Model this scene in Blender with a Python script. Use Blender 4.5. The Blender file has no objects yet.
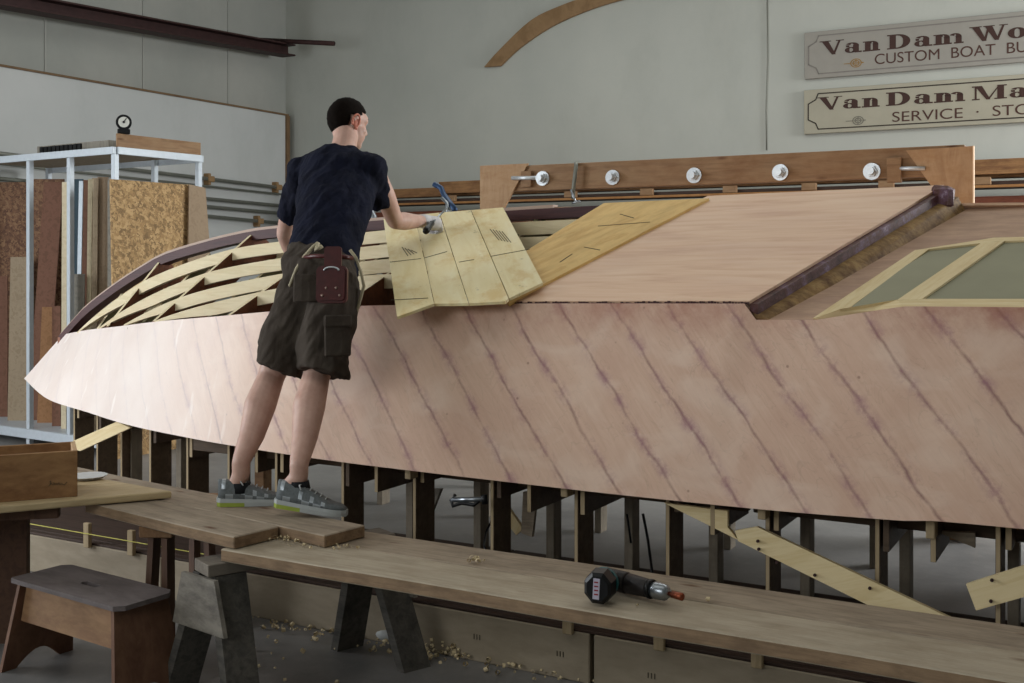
import bpy, bmesh, math, random
import numpy as np
from mathutils import Vector, Matrix
random.seed(7)
V = Vector
C = bpy.context.scene.collection
# ------------------------------------------------------------------ survey
YAW, F, CZ, HZ = math.radians(29.1), 1120.0, 1.58, 262.0
SN, CS = math.sin(YAW), math.cos(YAW)
def ray(px, py):
    u = (px-512)/F; v = (HZ-py)/F
    return V((-SN+u*CS, CS+u*SN, v))
def at(px, py, x=None, y=None, z=None, d=None):
    r = ray(px, py)
    if x is not None: t = x/r.x
    elif y is not None: t = y/r.y
    elif z is not None: t = (z-CZ)/r.z
    else: t = d
    return V((0, 0, CZ)) + r*t
def onp(px, py, a, b, c):          # point on surface z = a+bX+cY
    r = ray(px, py)
    t = (a-CZ)/(r.z-b*r.x-c*r.y)
    return V((0, 0, CZ)) + r*t
# ------------------------------------------------------------------ materials
def srgb(h):
    if isinstance(h, tuple): return h
    h = h.lstrip('#'); o = []
    for i in (0, 2, 4):
        c = int(h[i:i+2], 16)/255
        o.append(c/12.92 if c <= .04045 else ((c+.055)/1.055)**2.4)
    return (*o, 1)
class G:
    def __init__(s, name, rough=.6, metal=0, spec=.3):
        s.m = bpy.data.materials.new(name); s.m.use_nodes = True
        s.t = s.m.node_tree; s.p = s.t.nodes['Principled BSDF']
        s.p.inputs['Roughness'].default_value = rough
        s.p.inputs['Metallic'].default_value = metal
        s.p.inputs['Specular IOR Level'].default_value = spec
    def n(s, k, **kw):
        nd = s.t.nodes.new(k)
        for a, b in kw.items():
            if hasattr(nd, a): setattr(nd, a, b)
            else: nd.inputs[a.replace('_', ' ')].default_value = b
        return nd
    def l(s, a, b): s.t.links.new(a, b)
    def coord(s, scale=(1, 1, 1), rnd=True, rot=(0, 0, 0)):
        tc = s.n('ShaderNodeTexCoord'); mp = s.n('ShaderNodeMapping')
        mp.inputs['Scale'].default_value = scale; mp.inputs['Rotation'].default_value = rot
        s.l(tc.outputs['Object'], mp.inputs['Vector'])
        if not rnd: return mp.outputs[0]
        oi = s.n('ShaderNodeObjectInfo'); mu = s.n('ShaderNodeVectorMath', operation='MULTIPLY_ADD')
        s.l(oi.outputs['Random'], mu.inputs[0]); mu.inputs[1].default_value = (17, 31, 23)
        s.l(mp.outputs[0], mu.inputs[2]); return mu.outputs[0]
    def noise(s, vec, scale=5, detail=4, rough=.55, dist=0):
        nd = s.n('ShaderNodeTexNoise'); s.l(vec, nd.inputs['Vector'])
        for k, v in (('Scale', scale), ('Detail', detail), ('Roughness', rough), ('Distortion', dist)): nd.inputs[k].default_value = v
        return nd.outputs['Fac']
    def ramp(s, fac, stops):
        r = s.n('ShaderNodeValToRGB'); s.l(fac, r.inputs[0]); e = r.color_ramp.elements
        while len(e) < len(stops): e.new(.5)
        for i, (p, c) in enumerate(stops): e[i].position = p; e[i].color = srgb(c) if not isinstance(c, (int, float)) else (c, c, c, 1)
        return r.outputs[0]
    def mix(s, fac, a, b, mode='MIX'):
        m = s.n('ShaderNodeMix', data_type='RGBA', blend_type=mode)
        if hasattr(fac, 'node'): s.l(fac, m.inputs[0])
        else: m.inputs[0].default_value = fac
        for i, x in ((6, a), (7, b)):
            if hasattr(x, 'node'): s.l(x, m.inputs[i])
            else: m.inputs[i].default_value = srgb(x)
        return m.outputs[2]
    def math(s, op, a, b=0, c=None):
        m = s.n('ShaderNodeMath', operation=op)
        for i, x in enumerate((a, b) if c is None else (a, b, c)):
            if hasattr(x, 'node'): s.l(x, m.inputs[i])
            else: m.inputs[i].default_value = x
        return m.outputs[0]
    def bump(s, h, st=.2, dist=.01):
        b = s.n('ShaderNodeBump'); b.inputs['Strength'].default_value = st; b.inputs['Distance'].default_value = dist
        s.l(h, b.inputs['Height']); s.l(b.outputs[0], s.p.inputs['Normal'])
    def col(s, c):
        if hasattr(c, 'node'): s.l(c, s.p.inputs['Base Color'])
        else: s.p.inputs['Base Color'].default_value = srgb(c)
        return s.m
def plain(name, c, rough=.6, metal=0, var=.12, scale=30):
    g = G(name, rough, metal); v = g.coord(); f = g.noise(v, scale, 3)
    r = g.ramp(f, [(.3, 1-var), (.7, 1.0)]); g.bump(f, .08, .004)
    return g.col(g.mix(1, c, r, 'MULTIPLY'))
def wood(name, c1, c2, st=(1, 14, 14), rough=.7, dirt=None, dirtamt=.5, knots=False, bump=.25, scale=2.2, rot=(0, 0, 0)):
    g = G(name, rough, 0, .25); v = g.coord(st, rot=rot)
    f = g.noise(v, scale, 8, .62, .5); v2 = g.coord((1, 2, 2)); f2 = g.noise(v2, 2.2, 5, .6)
    c = g.ramp(f, [(.3, c1), (.5, c2), (.62, c1), (.75, c2)])
    c = g.mix(g.math('MULTIPLY', g.ramp(f2, [(.35, 0), (.75, 1)]), .35), c, c1)
    if dirt:
        f3 = g.noise(g.coord((1.2, 3, 3)), 4, 8, .7)
        c = g.mix(g.math('MULTIPLY', g.ramp(f3, [(.42, 0), (.68, 1)]), dirtamt), c, dirt)
    if knots:
        vo = g.n('ShaderNodeTexVoronoi'); g.l(g.coord((2.2, 7, 7)), vo.inputs['Vector']); vo.inputs['Scale'].default_value = 1.3
        c = g.mix(g.ramp(vo.outputs['Distance'], [(.03, 1), (.14, 0)]), c, '#5a3a24')
    g.bump(f, bump, .003); return g.col(c)
M = {}
# walls / floor
def wallmat(name, c, c2, seam=None):
    g = G(name, .75); v = g.coord((1, 1, 1), False); f = g.noise(v, .7, 5, .6); f2 = g.noise(v, 25, 3)
    c0 = g.ramp(f, [(.3, c), (.72, c2)])
    st = g.noise(g.coord((1, 1, .5), False), 1.1, 6, .7); c0 = g.mix(g.math('MULTIPLY', g.ramp(st, [(.5, 0), (.85, 1)]), .22), c0, '#6f6f66')
    g.bump(g.mix(.5, f2, f), .12, .01); return g.col(c0)
M['wall'] = wallmat('painted_wall', '#a6a8a1', '#b1b2aa')
M['wall2'] = wallmat('insulated_wall', '#8f918b', '#a09f98')
M['panel'] = wallmat('white_board', '#adafad', '#b8b9b7')
def floormat():
    g = G('concrete_floor', .45, 0, .4); v = g.coord((1, 1, 1), False)
    f = g.noise(v, 1.1, 8, .65); f2 = g.noise(v, 14, 6, .7)
    c = g.ramp(f, [(.3, '#626160'), (.55, '#797775'), (.75, '#6c6a68')]); c = g.mix(g.math('MULTIPLY', g.ramp(f2, [(.5, 0), (.75, 1)]), .4), c, '#8d8b85')
    g.bump(f2, .1, .01); return g.col(c)
M['floor'] = floormat()
M['ceil'] = plain('ceiling_sheet', '#a8a8a2', .8)
# hull ply
def hullmat():
    g = G('mahogany_ply_side', .5, 0, .35)
    tc = g.n('ShaderNodeTexCoord'); sp = g.n('ShaderNodeSeparateXYZ'); g.l(tc.outputs['Object'], sp.inputs[0])
    X, Z = sp.outputs[0], sp.outputs[2]
    v = g.coord((1, 1, 1), False)
    wob = g.math('MULTIPLY', g.math('SUBTRACT', g.noise(v, 2.6, 5, .6), .5), .10)
    k = g.math('MULTIPLY_ADD', Z, .77, X)
    s = g.math('ADD', k, wob)
    ph = g.math('FRACT', g.math('DIVIDE', s, .235))
    dd = g.math('ABSOLUTE', g.math('SUBTRACT', ph, .5))          # .5 at seam
    cell = g.math('FLOOR', g.math('DIVIDE', s, .235))
    wn = g.n('ShaderNodeTexWhiteNoise', noise_dimensions='1D'); g.l(cell, wn.inputs['W'])
    # grain coords: along seam direction
    cb = g.n('ShaderNodeCombineXYZ'); g.l(k, cb.inputs[0]); g.l(g.math('MULTIPLY_ADD', X, -.77, Z), cb.inputs[1]); g.l(g.math('MULTIPLY', wn.outputs[0], 9), cb.inputs[2])
    mp = g.n('ShaderNodeMapping'); mp.inputs['Scale'].default_value = (16, 1.3, 1); g.l(cb.outputs[0], mp.inputs[0])
    f = g.noise(mp.outputs[0], 2.2, 8, .65, .8)
    mp2 = g.n('ShaderNodeMapping'); mp2.inputs['Scale'].default_value = (4.5, 1.6, 1); g.l(cb.outputs[0], mp2.inputs[0])
    f2 = g.noise(mp2.outputs[0], 1.6, 3, .5, 1.5)
    c = g.ramp(f, [(.2, '#c6a38d'), (.5, '#d1b09a'), (.8, '#dabca7')])
    rings = g.ramp(g.math('FRACT', g.math('MULTIPLY', f2, 7)), [(0, .75), (.12, 1), (1, 1)])
    c = g.mix(.55, c, rings, 'MULTIPLY')
    c = g.mix(g.math('MULTIPLY', wn.outputs[0], .35), c, '#d9b9a0')
    bl = g.noise(v, 2.3, 5, .6); c = g.mix(g.math('MULTIPLY', g.ramp(bl, [(.45, 0), (.7, 1)]), .5), c, '#bb937f')
    bl2 = g.noise(g.coord((1.3, 1, 2), False), 2.9, 4, .5, .8); c = g.mix(g.math('MULTIPLY', g.ramp(bl2, [(.5, 0), (.68, 1)]), .5), c, '#e0c8b5')
    br = g.noise(v, 7, 6, .75)
    seamf = g.math('MULTIPLY', g.ramp(dd, [(.452, 0), (.5, 1)]), g.ramp(br, [(.36, .12), (.6, .8)]))
    c = g.mix(seamf, c, '#7a5350')
    stain = g.math('MULTIPLY', g.ramp(dd, [(.30, 0), (.5, 1)]), g.ramp(g.noise(v, 9, 7, .8), [(.46, 0), (.66, .9)]))
    c = g.mix(stain, c, '#9c7078')
    # red brown stain along the top
    topz = g.math('MULTIPLY', g.ramp(Z, [(0, 0), (1, 1)]), 1)
    mr = g.n('ShaderNodeMapRange'); g.l(Z, mr.inputs[0]); mr.inputs[1].default_value = 1.28; mr.inputs[2].default_value = 1.42
    c = g.mix(g.math('MULTIPLY', mr.outputs[0], g.ramp(g.noise(v, 2.6, 6, .7), [(.42, 0), (.66, .8)])), c, '#9a5c48')
    # nail holes
    vo = g.n('ShaderNodeTexVoronoi'); vo.inputs['Scale'].default_value = 10; g.l(v, vo.inputs['Vector'])
    c = g.mix(g.math('MULTIPLY', g.ramp(vo.outputs['Distance'], [(.03, 1), (.07, 0)]), .5), c, '#6b4238')
    # pale resin at the bow; tint raised to paint in its overexposed light
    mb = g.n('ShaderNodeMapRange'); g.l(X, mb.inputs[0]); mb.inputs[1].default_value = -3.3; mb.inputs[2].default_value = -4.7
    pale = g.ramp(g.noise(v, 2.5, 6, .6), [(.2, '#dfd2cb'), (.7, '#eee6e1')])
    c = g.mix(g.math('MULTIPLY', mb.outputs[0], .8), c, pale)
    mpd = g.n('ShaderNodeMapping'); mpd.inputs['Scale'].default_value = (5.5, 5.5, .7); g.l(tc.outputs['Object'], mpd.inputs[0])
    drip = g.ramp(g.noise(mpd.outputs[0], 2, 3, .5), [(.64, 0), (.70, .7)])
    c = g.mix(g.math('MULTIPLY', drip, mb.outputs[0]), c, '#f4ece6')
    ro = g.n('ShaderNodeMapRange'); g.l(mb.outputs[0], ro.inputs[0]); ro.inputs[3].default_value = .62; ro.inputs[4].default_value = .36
    g.l(ro.outputs[0], g.p.inputs['Roughness'])
    g.bump(g.mix(.5, f, br), .10, .003); return g.col(c)
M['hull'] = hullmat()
def panelmat():
    g = G('smooth_ply_sheet', .55, 0, .3); v = g.coord((1.0, 9, 9), False, rot=(0, 0, .06)); f = g.noise(v, 1.8, 7, .6, .7)
    c = g.ramp(f, [(.3, '#c99f83'), (.5, '#d8b496'), (.7, '#dfc0a5')]); f2 = g.noise(g.coord((1, 2.5, 1), False), 1.6, 4)
    c = g.mix(g.math('MULTIPLY', g.ramp(f2, [(.45, 0), (.7, 1)]), .35), c, '#c29a88'); g.bump(f, .1, .003); return g.col(c)
M['sheet'] = panelmat()
M['yellow'] = wood('yellow_ply', '#cba25c', '#dbb873', (3, 12, 12), .6, '#9c7a3c', .35, scale=1.2)
M['yellowedge'] = wood('brown_edge', '#9b6a3a', '#8a5a30')
def stripmat():
    g = G('pale_ply', .6, 0, .3); v = g.coord((1.5, 9, 9)); f = g.noise(v, 1.5, 6, .6, .6)
    c = g.ramp(f, [(.3, '#d9c690'), (.55, '#e3d4a6'), (.75, '#e9dfba')])
    f2 = g.noise(g.coord((2, 3, 2)), 2.2, 5, .65); c = g.mix(g.math('MULTIPLY', g.ramp(f2, [(.52, 0), (.68, 1)]), .55), c, '#c9a45c')
    f3 = g.noise(g.coord((3, 3, 3)), 6, 6, .75); c = g.mix(g.math('MULTIPLY', g.ramp(f3, [(.62, 0), (.7, 1)]), .6), c, '#75684c')
    g.bump(f, .12, .003); return g.col(c)
M['strip'] = stripmat()
M['stringer'] = wood('spruce_stringer', '#cdbf9a', '#dccfae', (1, 10, 10), .6, '#c9a878', .25)
M['strtop'] = plain('spruce_top_highlight', '#f6efdc', .6)  # highlight painted on stringer tops, lighter than their faces
M['framewood'] = wood('brown_frame', '#5f3a28', '#7a4a32', dirt='#3a2218')
M['wedge'] = plain('olive_block', '#6f6a4c', .8)
M['keel'] = wood('mahogany_keel', '#3a2022', '#4a2a2a', (.8, 10, 10), .5)
M['keelcap'] = wood('keel_cap', '#a08a7c', '#b39a8a', (.8, 10, 10), .5)
M['inside'] = wood('inner_ply', '#a07462', '#8f6453')
M['pencil'] = plain('pencil_line', '#4a4436', .8)
def stepmat():
    g = G('glue_stained_edge', .6); v = g.coord((1, 1, 1), False); f = g.noise(v, 9, 7, .75)
    c = g.ramp(f, [(.35, '#33191a'), (.5, '#5c3a35'), (.6, '#6d5366'), (.72, '#b9a9b8')]); g.bump(f, .6, .01); return g.col(c)
M['step'] = stepmat()
M['step2'] = wood('stained_filler', '#8a6a42', '#a98b5c', dirt='#4c2f1f', dirtamt=.9)
M['lower'] = wood('lower_ply', '#a88873', '#b9997f', (1, 6, 6), dirt='#8d6f5c', dirtamt=.6)
M['cream'] = wood('cream_batten', '#d0b98a', '#dccaa0', dirt='#b89a68', dirtamt=.3)
M['green'] = plain('olive_panel', '#8f8c72', .7, 0, .12, 4)
M['grey_timber'] = wood('weathered_plank', '#8a7c6a', '#a19380', (1, 12, 12), .75, '#5e5347', .5, True, .35)
M['tan_timber'] = wood('worn_plank', '#9c917e', '#aea28e', (1, 12, 12), .7, '#74644d', .45, True, .3)
M['plankshade'] = wood('shaded_plank_edge', '#7c6650', '#937b60', (1, 10, 16), .8, '#4f3f30', .6, False, .4)  # plank sides darker than tops: shade painted into the colour
M['darkgrey'] = wood('old_trestle', '#4b4844', '#5e5a53', (1, 12, 12), .8, '#262422', .6)
M['gusset_old'] = wood('paint_stained_ply', '#77726a', '#8b857a', (3, 5, 5), .8, '#433d38', .7)
M['cap'] = wood('trestle_cap', '#6d655c', '#7d756a', (1, 12, 12), .8, '#4a443d', .6)
M['post'] = wood('jig_post', '#5a4b3c', '#6b5a48', (1, 12, 12), .8, '#40352b', .5)
M['post2'] = wood('grey_jig_post', '#7a7062', '#8a8070', (12, 12, 1), .8, '#5d5448', .4)
M['postlite'] = wood('cut_timber_edge', '#978567', '#aa9779', (12, 12, 1), .75)
M['jigply'] = wood('jig_cross_ply', '#4e4033', '#5d4d3e', dirt='#362c23')
M['pine'] = wood('new_pine', '#d9c393', '#e6d3a8', (1, 10, 10), .6, None, 0, True)
M['base'] = wood('painted_ply_box', '#8f8370', '#9a8e7b', (1, 3, 3), .75, '#726754', .4)
M['bench'] = wood('bench_plank', '#a8946f', '#bba884', (1, 9, 9), .6, '#94805e', .4)
M['brownleg'] = wood('brown_leg', '#4a352a', '#5a4233', (10, 10, 1))
M['box'] = wood('stained_box', '#876543', '#9b7750', (1.5, 4, 4), .6, '#4c2412', .6)
M['boxrim'] = wood('box_end_grain', '#b08d6a', '#c2a17e')
M['stool'] = wood('stool_ply', '#86654a', '#9c7a58', (1.5, 5, 5), .65, '#5c4028', .5)
M['stoolside'] = wood('stool_side', '#67493a', '#7a5a46', (5, 5, 1.5), .65, '#4d3423', .5)
M['stooltop'] = wood('stool_top', '#5e5654', '#716867', (1.5, 5, 5), .6, '#433c3b', .5)
M['fir'] = wood('fir_timber', '#7f6349', '#927557', (1, 12, 12), .65, '#6f4828', .5, True)
M['firply'] = wood('fir_ply', '#9c7c5d', '#b0906e', (5, 1.2, 5), .6, '#8c6238', .5)
M['rawedge'] = plain('raw_edge', '#e2c6a6', .7)
M['lumber'] = wood('stacked_lumber', '#7d5a3c', '#96704a', (1, 14, 14), .7, '#4d2d1a', .6)
M['lumberred'] = wood('reddish_lumber', '#5e3224', '#74422e', (1, 14, 14), .7, '#3c1d15', .5)
M['lumberdark'] = wood('dark_lumber', '#2f221b', '#43322a', (1, 14, 14))
M['galv'] = plain('galvanised', '#c9ced2', .35, .6, .15, 60)
M['whitemetal'] = plain('white_steel', '#c3cbd2', .4, .15, .08)
M['steel'] = plain('steel', '#9aa0a6', .3, .9)
M['black'] = plain('black_plastic', '#101113', .4)
M['rust'] = plain('rusty_steel', '#3e2826', .6, .3, .4, 12)
M['pipe'] = plain('pipe', '#77786f', .5, .4)
M['bracket'] = plain('tan_bracket', '#8c6f4c', .6)
M['ribwood'] = wood('rib_wood', '#7c6142', '#8c7050', (2, 2, 2))
M['trimdark'] = wood('dark_trim_wood', '#5f4a35', '#6f583f', (2, 2, 2))
M['trimwood'] = wood('trim_wood', '#8a6038', '#9c7146', (2, 2, 2))
def osb(name, a, b, c_):
    g = G(name, .7); vo = g.n('ShaderNodeTexVoronoi'); vo.inputs['Scale'].default_value = 42
    v = g.coord((1, 1, 1)); nz = g.noise(v, 30, 3, .6)
    vm = g.n('ShaderNodeVectorMath', operation='MULTIPLY_ADD'); g.l(nz, vm.inputs[0]); vm.inputs[1].default_value = (.12, .12, .12); g.l(v, vm.inputs[2])
    g.l(vm.outputs[0], vo.inputs['Vector']); sp = g.n('ShaderNodeSeparateColor'); g.l(vo.outputs['Color'], sp.inputs[0])
    return g.col(g.ramp(sp.outputs[0], [(.1, a), (.5, b), (.9, c_)]))
M['osb'] = osb('osb_board', '#7a6142', '#9f7f55', '#bb9b6e')
M['osbred'] = osb('reddish_osb', '#573a2a', '#70503a', '#86664a')
for k, a, b in (('s_brown', '#674736', '#785443'), ('s_tan', '#8b7a63', '#9c8b74'), ('s_cream', '#c7b899', '#d5c8ab'), ('s_grey', '#77736a', '#8a857b'), ('s_orange', '#86603f', '#98704d'), ('s_mdf', '#8c7862', '#97836c')):
    M[k] = wood(k+'_board', a, b, (8, 8, 1.2), .7)
M['s_blue'] = plain('blue_grey_board', '#3f5460', .6)
M['s_silver'] = plain('aluminium_edge', '#aeb6bd', .4, .5)
# sign
M['sign1'] = plain('grey_sign_board', '#8f8b83', .7, 0, .08, 8)
M['sign2'] = plain('cream_sign_board', '#9d9887', .6, 0, .06, 8)
M['signtxt'] = plain('maroon_lettering', '#3a221b', .6)
M['signtxt2'] = plain('dark_brown_lettering', '#452a22', .6)
M['signline1'] = plain('faded_line', '#77726c', .7)
M['signline2'] = plain('black_line', '#2e2620', .7)
M['gold'] = plain('gold_emblem', '#8d6b35', .5)
M['emblemgrey'] = plain('grey_emblem', '#6d6a5f', .6)
# person
def skinmat():
    g = G('skin', .5, 0, .35); v = g.coord((1, 1, 1), False); f = g.noise(v, 14, 5, .6)
    c = g.ramp(f, [(.3, '#b28d7e'), (.7, '#c6a394')]); g.p.inputs['Subsurface Weight'].default_value = .1; g.p.inputs['Subsurface Radius'].default_value = (.02, .008, .005)
    g.bump(g.noise(v, 120, 3), .06, .002); return g.col(c)
M['skin'] = skinmat()
M['ear'] = plain('ear_skin', '#c47a66', .5)
def cloth(name, c1, c2, sc=300, w=.5, wrinkle=True):
    g = G(name, .9, 0, .1); v = g.coord((1, 1, 1), False); f = g.noise(v, sc, 2); f2 = g.noise(g.coord((9, 9, 2.2), False, rot=(.1, .35, 0)), 1.6, 4, .55, .8)
    c = g.ramp(f2, [(.3, c1), (.7, c2)]); g.bump(g.mix(.85, f, f2), w, .035); return g.col(c)
M['shirt'] = cloth('navy_cotton', '#12141f', '#1b1e2e', 400, .55)
M['shorts'] = cloth('dark_brown_canvas', '#3a332d', '#4a433c', 400, .45)
M['hair'] = plain('dark_hair', '#17110d', .95, 0, .5, 140); M['hair'].node_tree.nodes['Principled BSDF'].inputs['Specular IOR Level'].default_value = .08
M['leather'] = plain('red_brown_leather', '#4e1a18', .4, 0, .35, 40)
M['rivet'] = plain('rivet', '#8f7a70', .35, .8)
M['webbing'] = plain('cream_webbing', '#aaa086', .8)
M['glove'] = plain('white_glove', '#c9c7c8', .8, 0, .12, 60)
M['shoe'] = plain('grey_mesh_shoe', '#666c6e', .7, 0, .35, 90)
M['shoelite'] = plain('silver_overlay', '#9aa1a6', .35, .4)
M['sole'] = plain('pale_sole', '#a8adad', .7)
M['lime'] = plain('lime_sole', '#96a545', .6)
M['sock'] = plain('black_sock', '#15171b', .9)
M['lace'] = plain('grey_lace', '#b0b3b3', .8)
M['drillbody'] = plain('worn_dark_housing', '#2a2524', .5, 0, .5, 60)
M['teal'] = plain('teal_plastic', '#1f5a60', .45)
M['sticker'] = plain('sticker', '#b9b4c4', .5)
M['red'] = plain('red_print', '#8f2a34', .5)
M['copper'] = plain('copper_bit', '#8a4a34', .35, .8)
M['blue'] = plain('blue_steel', '#2a4263', .4, .4)
M['white'] = plain('white_plastic', '#c9cccc', .5)
M['chips'] = plain('wood_shavings', '#d2c09a', .7, 0, .3, 60)
M['string'] = plain('yellow_string', '#a8a24a', .7)
M['face'] = plain('clock_dial', '#c8c8c0', .6)
# ------------------------------------------------------------------ builders
def link(o, parent=None):
    C.objects.link(o)
    if parent is not None:
        o.parent = parent
        o.matrix_parent_inverse = parent.matrix_basis.inverted()
    return o
def tag(o, label=None, cat=None, group=None, kind=None):
    if label: o['label'] = label
    if cat: o['category'] = cat
    if group: o['group'] = group
    if kind: o['kind'] = kind
    return o
def empty(name, loc, label=None, cat=None, group=None, kind=None):
    o = bpy.data.objects.new(name, None); o.location = loc; o.empty_display_size = .1
    C.objects.link(o); return tag(o, label, cat, group, kind)
def obj(name, bm, mat, parent=None, mw=None, smooth=False, label=None):
    me = bpy.data.meshes.new(name); bmesh.ops.recalc_face_normals(bm, faces=bm.faces[:]); bm.to_mesh(me); bm.free()
    for m in (mat if isinstance(mat, (list, tuple)) else [mat]): me.materials.append(M[m] if isinstance(m, str) else m)
    if smooth: me.polygons.foreach_set('use_smooth', [True]*len(me.polygons))
    o = bpy.data.objects.new(name, me)
    if mw is not None: o.matrix_basis = mw
    link(o, parent)
    if label: o['label'] = label
    return o
def frame(o, x, z=(0, 0, 1)):
    x = V(x).normalized(); z = V(z); z = (z-x*z.dot(x)).normalized(); y = z.cross(x)
    m = Matrix((x, y, z)).transposed().to_4x4(); m.translation = V(o); return m
def box(bm, c, s, bev=0, mat=0, m=None):
    g = bmesh.ops.create_cube(bm, size=1); vs = g['verts']
    for v in vs: v.co = V((v.co.x*s[0]+c[0], v.co.y*s[1]+c[1], v.co.z*s[2]+c[2]))
    if bev:
        es = list({e for v in vs for e in v.link_edges})
        r = bmesh.ops.bevel(bm, geom=es, offset=bev, segments=1, affect='EDGES'); vs = list({v for f in r['faces'] for v in f.verts} | {v for v in vs if v.is_valid})
    if m is not None:
        for v in vs: v.co = m @ v.co
    for f in {f for v in vs for f in v.link_faces}: f.material_index = mat
    return vs
def beam(name, a, b, w, t, mat, parent=None, up=(0, 0, 1), bev=.003, label=None):
    """bar from a to b, width w across, thickness t along up"""
    a, b = V(a), V(b); bm = bmesh.new(); box(bm, (0, 0, 0), ((b-a).length, w, t), bev)
    return obj(name, bm, mat, parent, frame((a+b)/2, b-a, up), label=label)
def wbox(name, lo, hi, mat, parent=None, bev=.003, label=None):
    lo, hi = V(lo), V(hi); c = (lo+hi)/2; bm = bmesh.new(); box(bm, (0, 0, 0), hi-lo, bev)
    return obj(name, bm, mat, parent, Matrix.Translation(c), label=label)
def prism(name, pts, n, t, mat, parent=None, label=None, ax=None, both=False):
    """flat polygon pts extruded by t against direction n (n = outward face)"""
    pts = [V(p) for p in pts]; n = V(n).normalized(); c = sum(pts, V())/len(pts)
    m = frame(c, ax if ax is not None else pts[1]-pts[0], n); mi = m.inverted(); bm = bmesh.new()
    top = [bm.verts.new(mi @ p) for p in pts]; bot = [bm.verts.new(mi @ (p-n*t)) for p in pts]
    bm.faces.new(top); bm.faces.new(bot[::-1])
    for i in range(len(pts)):
        j = (i+1) % len(pts); bm.faces.new((top[i], bot[i], bot[j], top[j]))
    return obj(name, bm, mat, parent, m, label=label)
def tube(bm, pts, r, seg=8, cap=True, mat=0):
    pts = [V(p) for p in pts]; rs = r if isinstance(r, (list, tuple)) else [r]*len(pts); rings = []
    for i, p in enumerate(pts):
        d = (pts[min(i+1, len(pts)-1)]-pts[max(i-1, 0)]).normalized()
        a = d.cross(V((0, 0, 1)) if abs(d.z) < .9 else V((1, 0, 0))).normalized(); b = d.cross(a)
        rings.append([bm.verts.new(p+(a*math.cos(t)+b*math.sin(t))*rs[i]) for t in [2*math.pi*k/seg for k in range(seg)]])
    for i in range(len(rings)-1):
        for k in range(seg):
            f = bm.faces.new((rings[i][k], rings[i][(k+1) % seg], rings[i+1][(k+1) % seg], rings[i+1][k])); f.material_index = mat
    if cap: bm.faces.new(rings[0][::-1]).material_index = mat; bm.faces.new(rings[-1]).material_index = mat
def tubeobj(name, pts, r, mat, parent=None, seg=10, smooth=True, label=None):
    bm = bmesh.new(); tube(bm, pts, r, seg); return obj(name, bm, mat, parent, smooth=smooth, label=label)
def loft(bm, rings, seg=28):
    """rings: (center, A halfaxis vec, B halfaxis vec)"""
    R = []
    for c, a, b in rings: R.append([bm.verts.new(V(c)+V(a)*math.cos(t)+V(b)*math.sin(t)) for t in [2*math.pi*k/seg for k in range(seg)]])
    for i in range(len(R)-1):
        for k in range(seg): bm.faces.new((R[i][k], R[i][(k+1) % seg], R[i+1][(k+1) % seg], R[i+1][k]))
    bm.faces.new(R[0][::-1]); bm.faces.new(R[-1])
def ell(bm, c, r, m=None, sub=3):
    g = bmesh.ops.create_icosphere(bm, subdivisions=sub, radius=1)
    for v in g['verts']:
        p = V((v.co.x*r[0], v.co.y*r[1], v.co.z*r[2]))
        if m is not None: p = m.to_3x3() @ p
        v.co = p + V(c)
def caps(bm, a, b, ra, rb, n=5):
    a, b = V(a), V(b)
    tube(bm, [a.lerp(b, i/n) for i in range(n+1)], [ra+(rb-ra)*i/n for i in range(n+1)], 16)
    ell(bm, a, (ra,)*3, sub=2); ell(bm, b, (rb,)*3, sub=2)
def remesh(o, vox, smooth=8, fac=.5):
    r = o.modifiers.new('r', 'REMESH'); r.mode = 'VOXEL'; r.voxel_size = vox; r.use_smooth_shade = True
    s = o.modifiers.new('s', 'SMOOTH'); s.iterations = smooth; s.factor = fac
    return o
def bar2(name, pts, w, h, mat, parent=None, nrm=None, label=None):
    """rectangular section swept on a polyline; h is downwards from the line, w across (world Y)"""
    bm = bmesh.new(); R = []
    for p in pts:
        p = V(p); R.append([bm.verts.new(p+V((0, -w/2, 0))), bm.verts.new(p+V((0, w/2, 0))), bm.verts.new(p+V((0, w/2, -h))), bm.verts.new(p+V((0, -w/2, -h)))])
    for i in range(len(R)-1):
        for k in range(4): bm.faces.new((R[i][k], R[i][(k+1) % 4], R[i+1][(k+1) % 4], R[i+1][k]))
    bm.faces.new(R[0][::-1]); bm.faces.new(R[-1])
    return obj(name, bm, mat, parent, label=label)
# ------------------------------------------------------------------ room
XL, YB, XR, YF, ZC = -9.83, 11.5, 7.0, -4.0, 5.6
def struct(o): o['kind'] = 'structure'; return o
struct(wbox('floor', (XL-.2, YF-.2, -.1), (XR+.2, YB+.2, 0), 'floor', bev=0))
struct(wbox('ceiling', (XL-.2, YF-.2, ZC), (XR+.2, YB+.2, ZC+.1), 'ceil', bev=0))
struct(wbox('wall_back', (XL-.2, YB, 0), (XR+.2, YB+.2, ZC), 'wall', bev=0))
struct(wbox('wall_left', (XL-.2, YF, 0), (XL, YB, ZC), 'wall2', bev=0))
struct(wbox('wall_right', (XR, YF, 0), (XR+.2, YB, ZC), 'wall', bev=0))
struct(wbox('wall_front', (XL-.2, YF-.2, 0), (XR+.2, YF, ZC), 'wall', bev=0))
# lower white board on the left wall with its wooden edging
xp = XL+.12
pt = at(148, 92, x=xp); ztop = pt.z
pe = at(296, 115, x=xp)
YE = min(pe.y, YB-.15)
struct(wbox('trim_1', (XL, -1.0, 1.2), (xp, YE, ztop), 'panel', bev=0))
struct(wbox('trim_2', (XL, -1.0, ztop), (xp+.02, YE+.05, ztop+.022), 'trimdark', bev=0))
struct(wbox('trim_3', (XL, YE, 1.0), (xp+.03, YE+.06, ztop), 'trimdark', bev=0))
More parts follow.
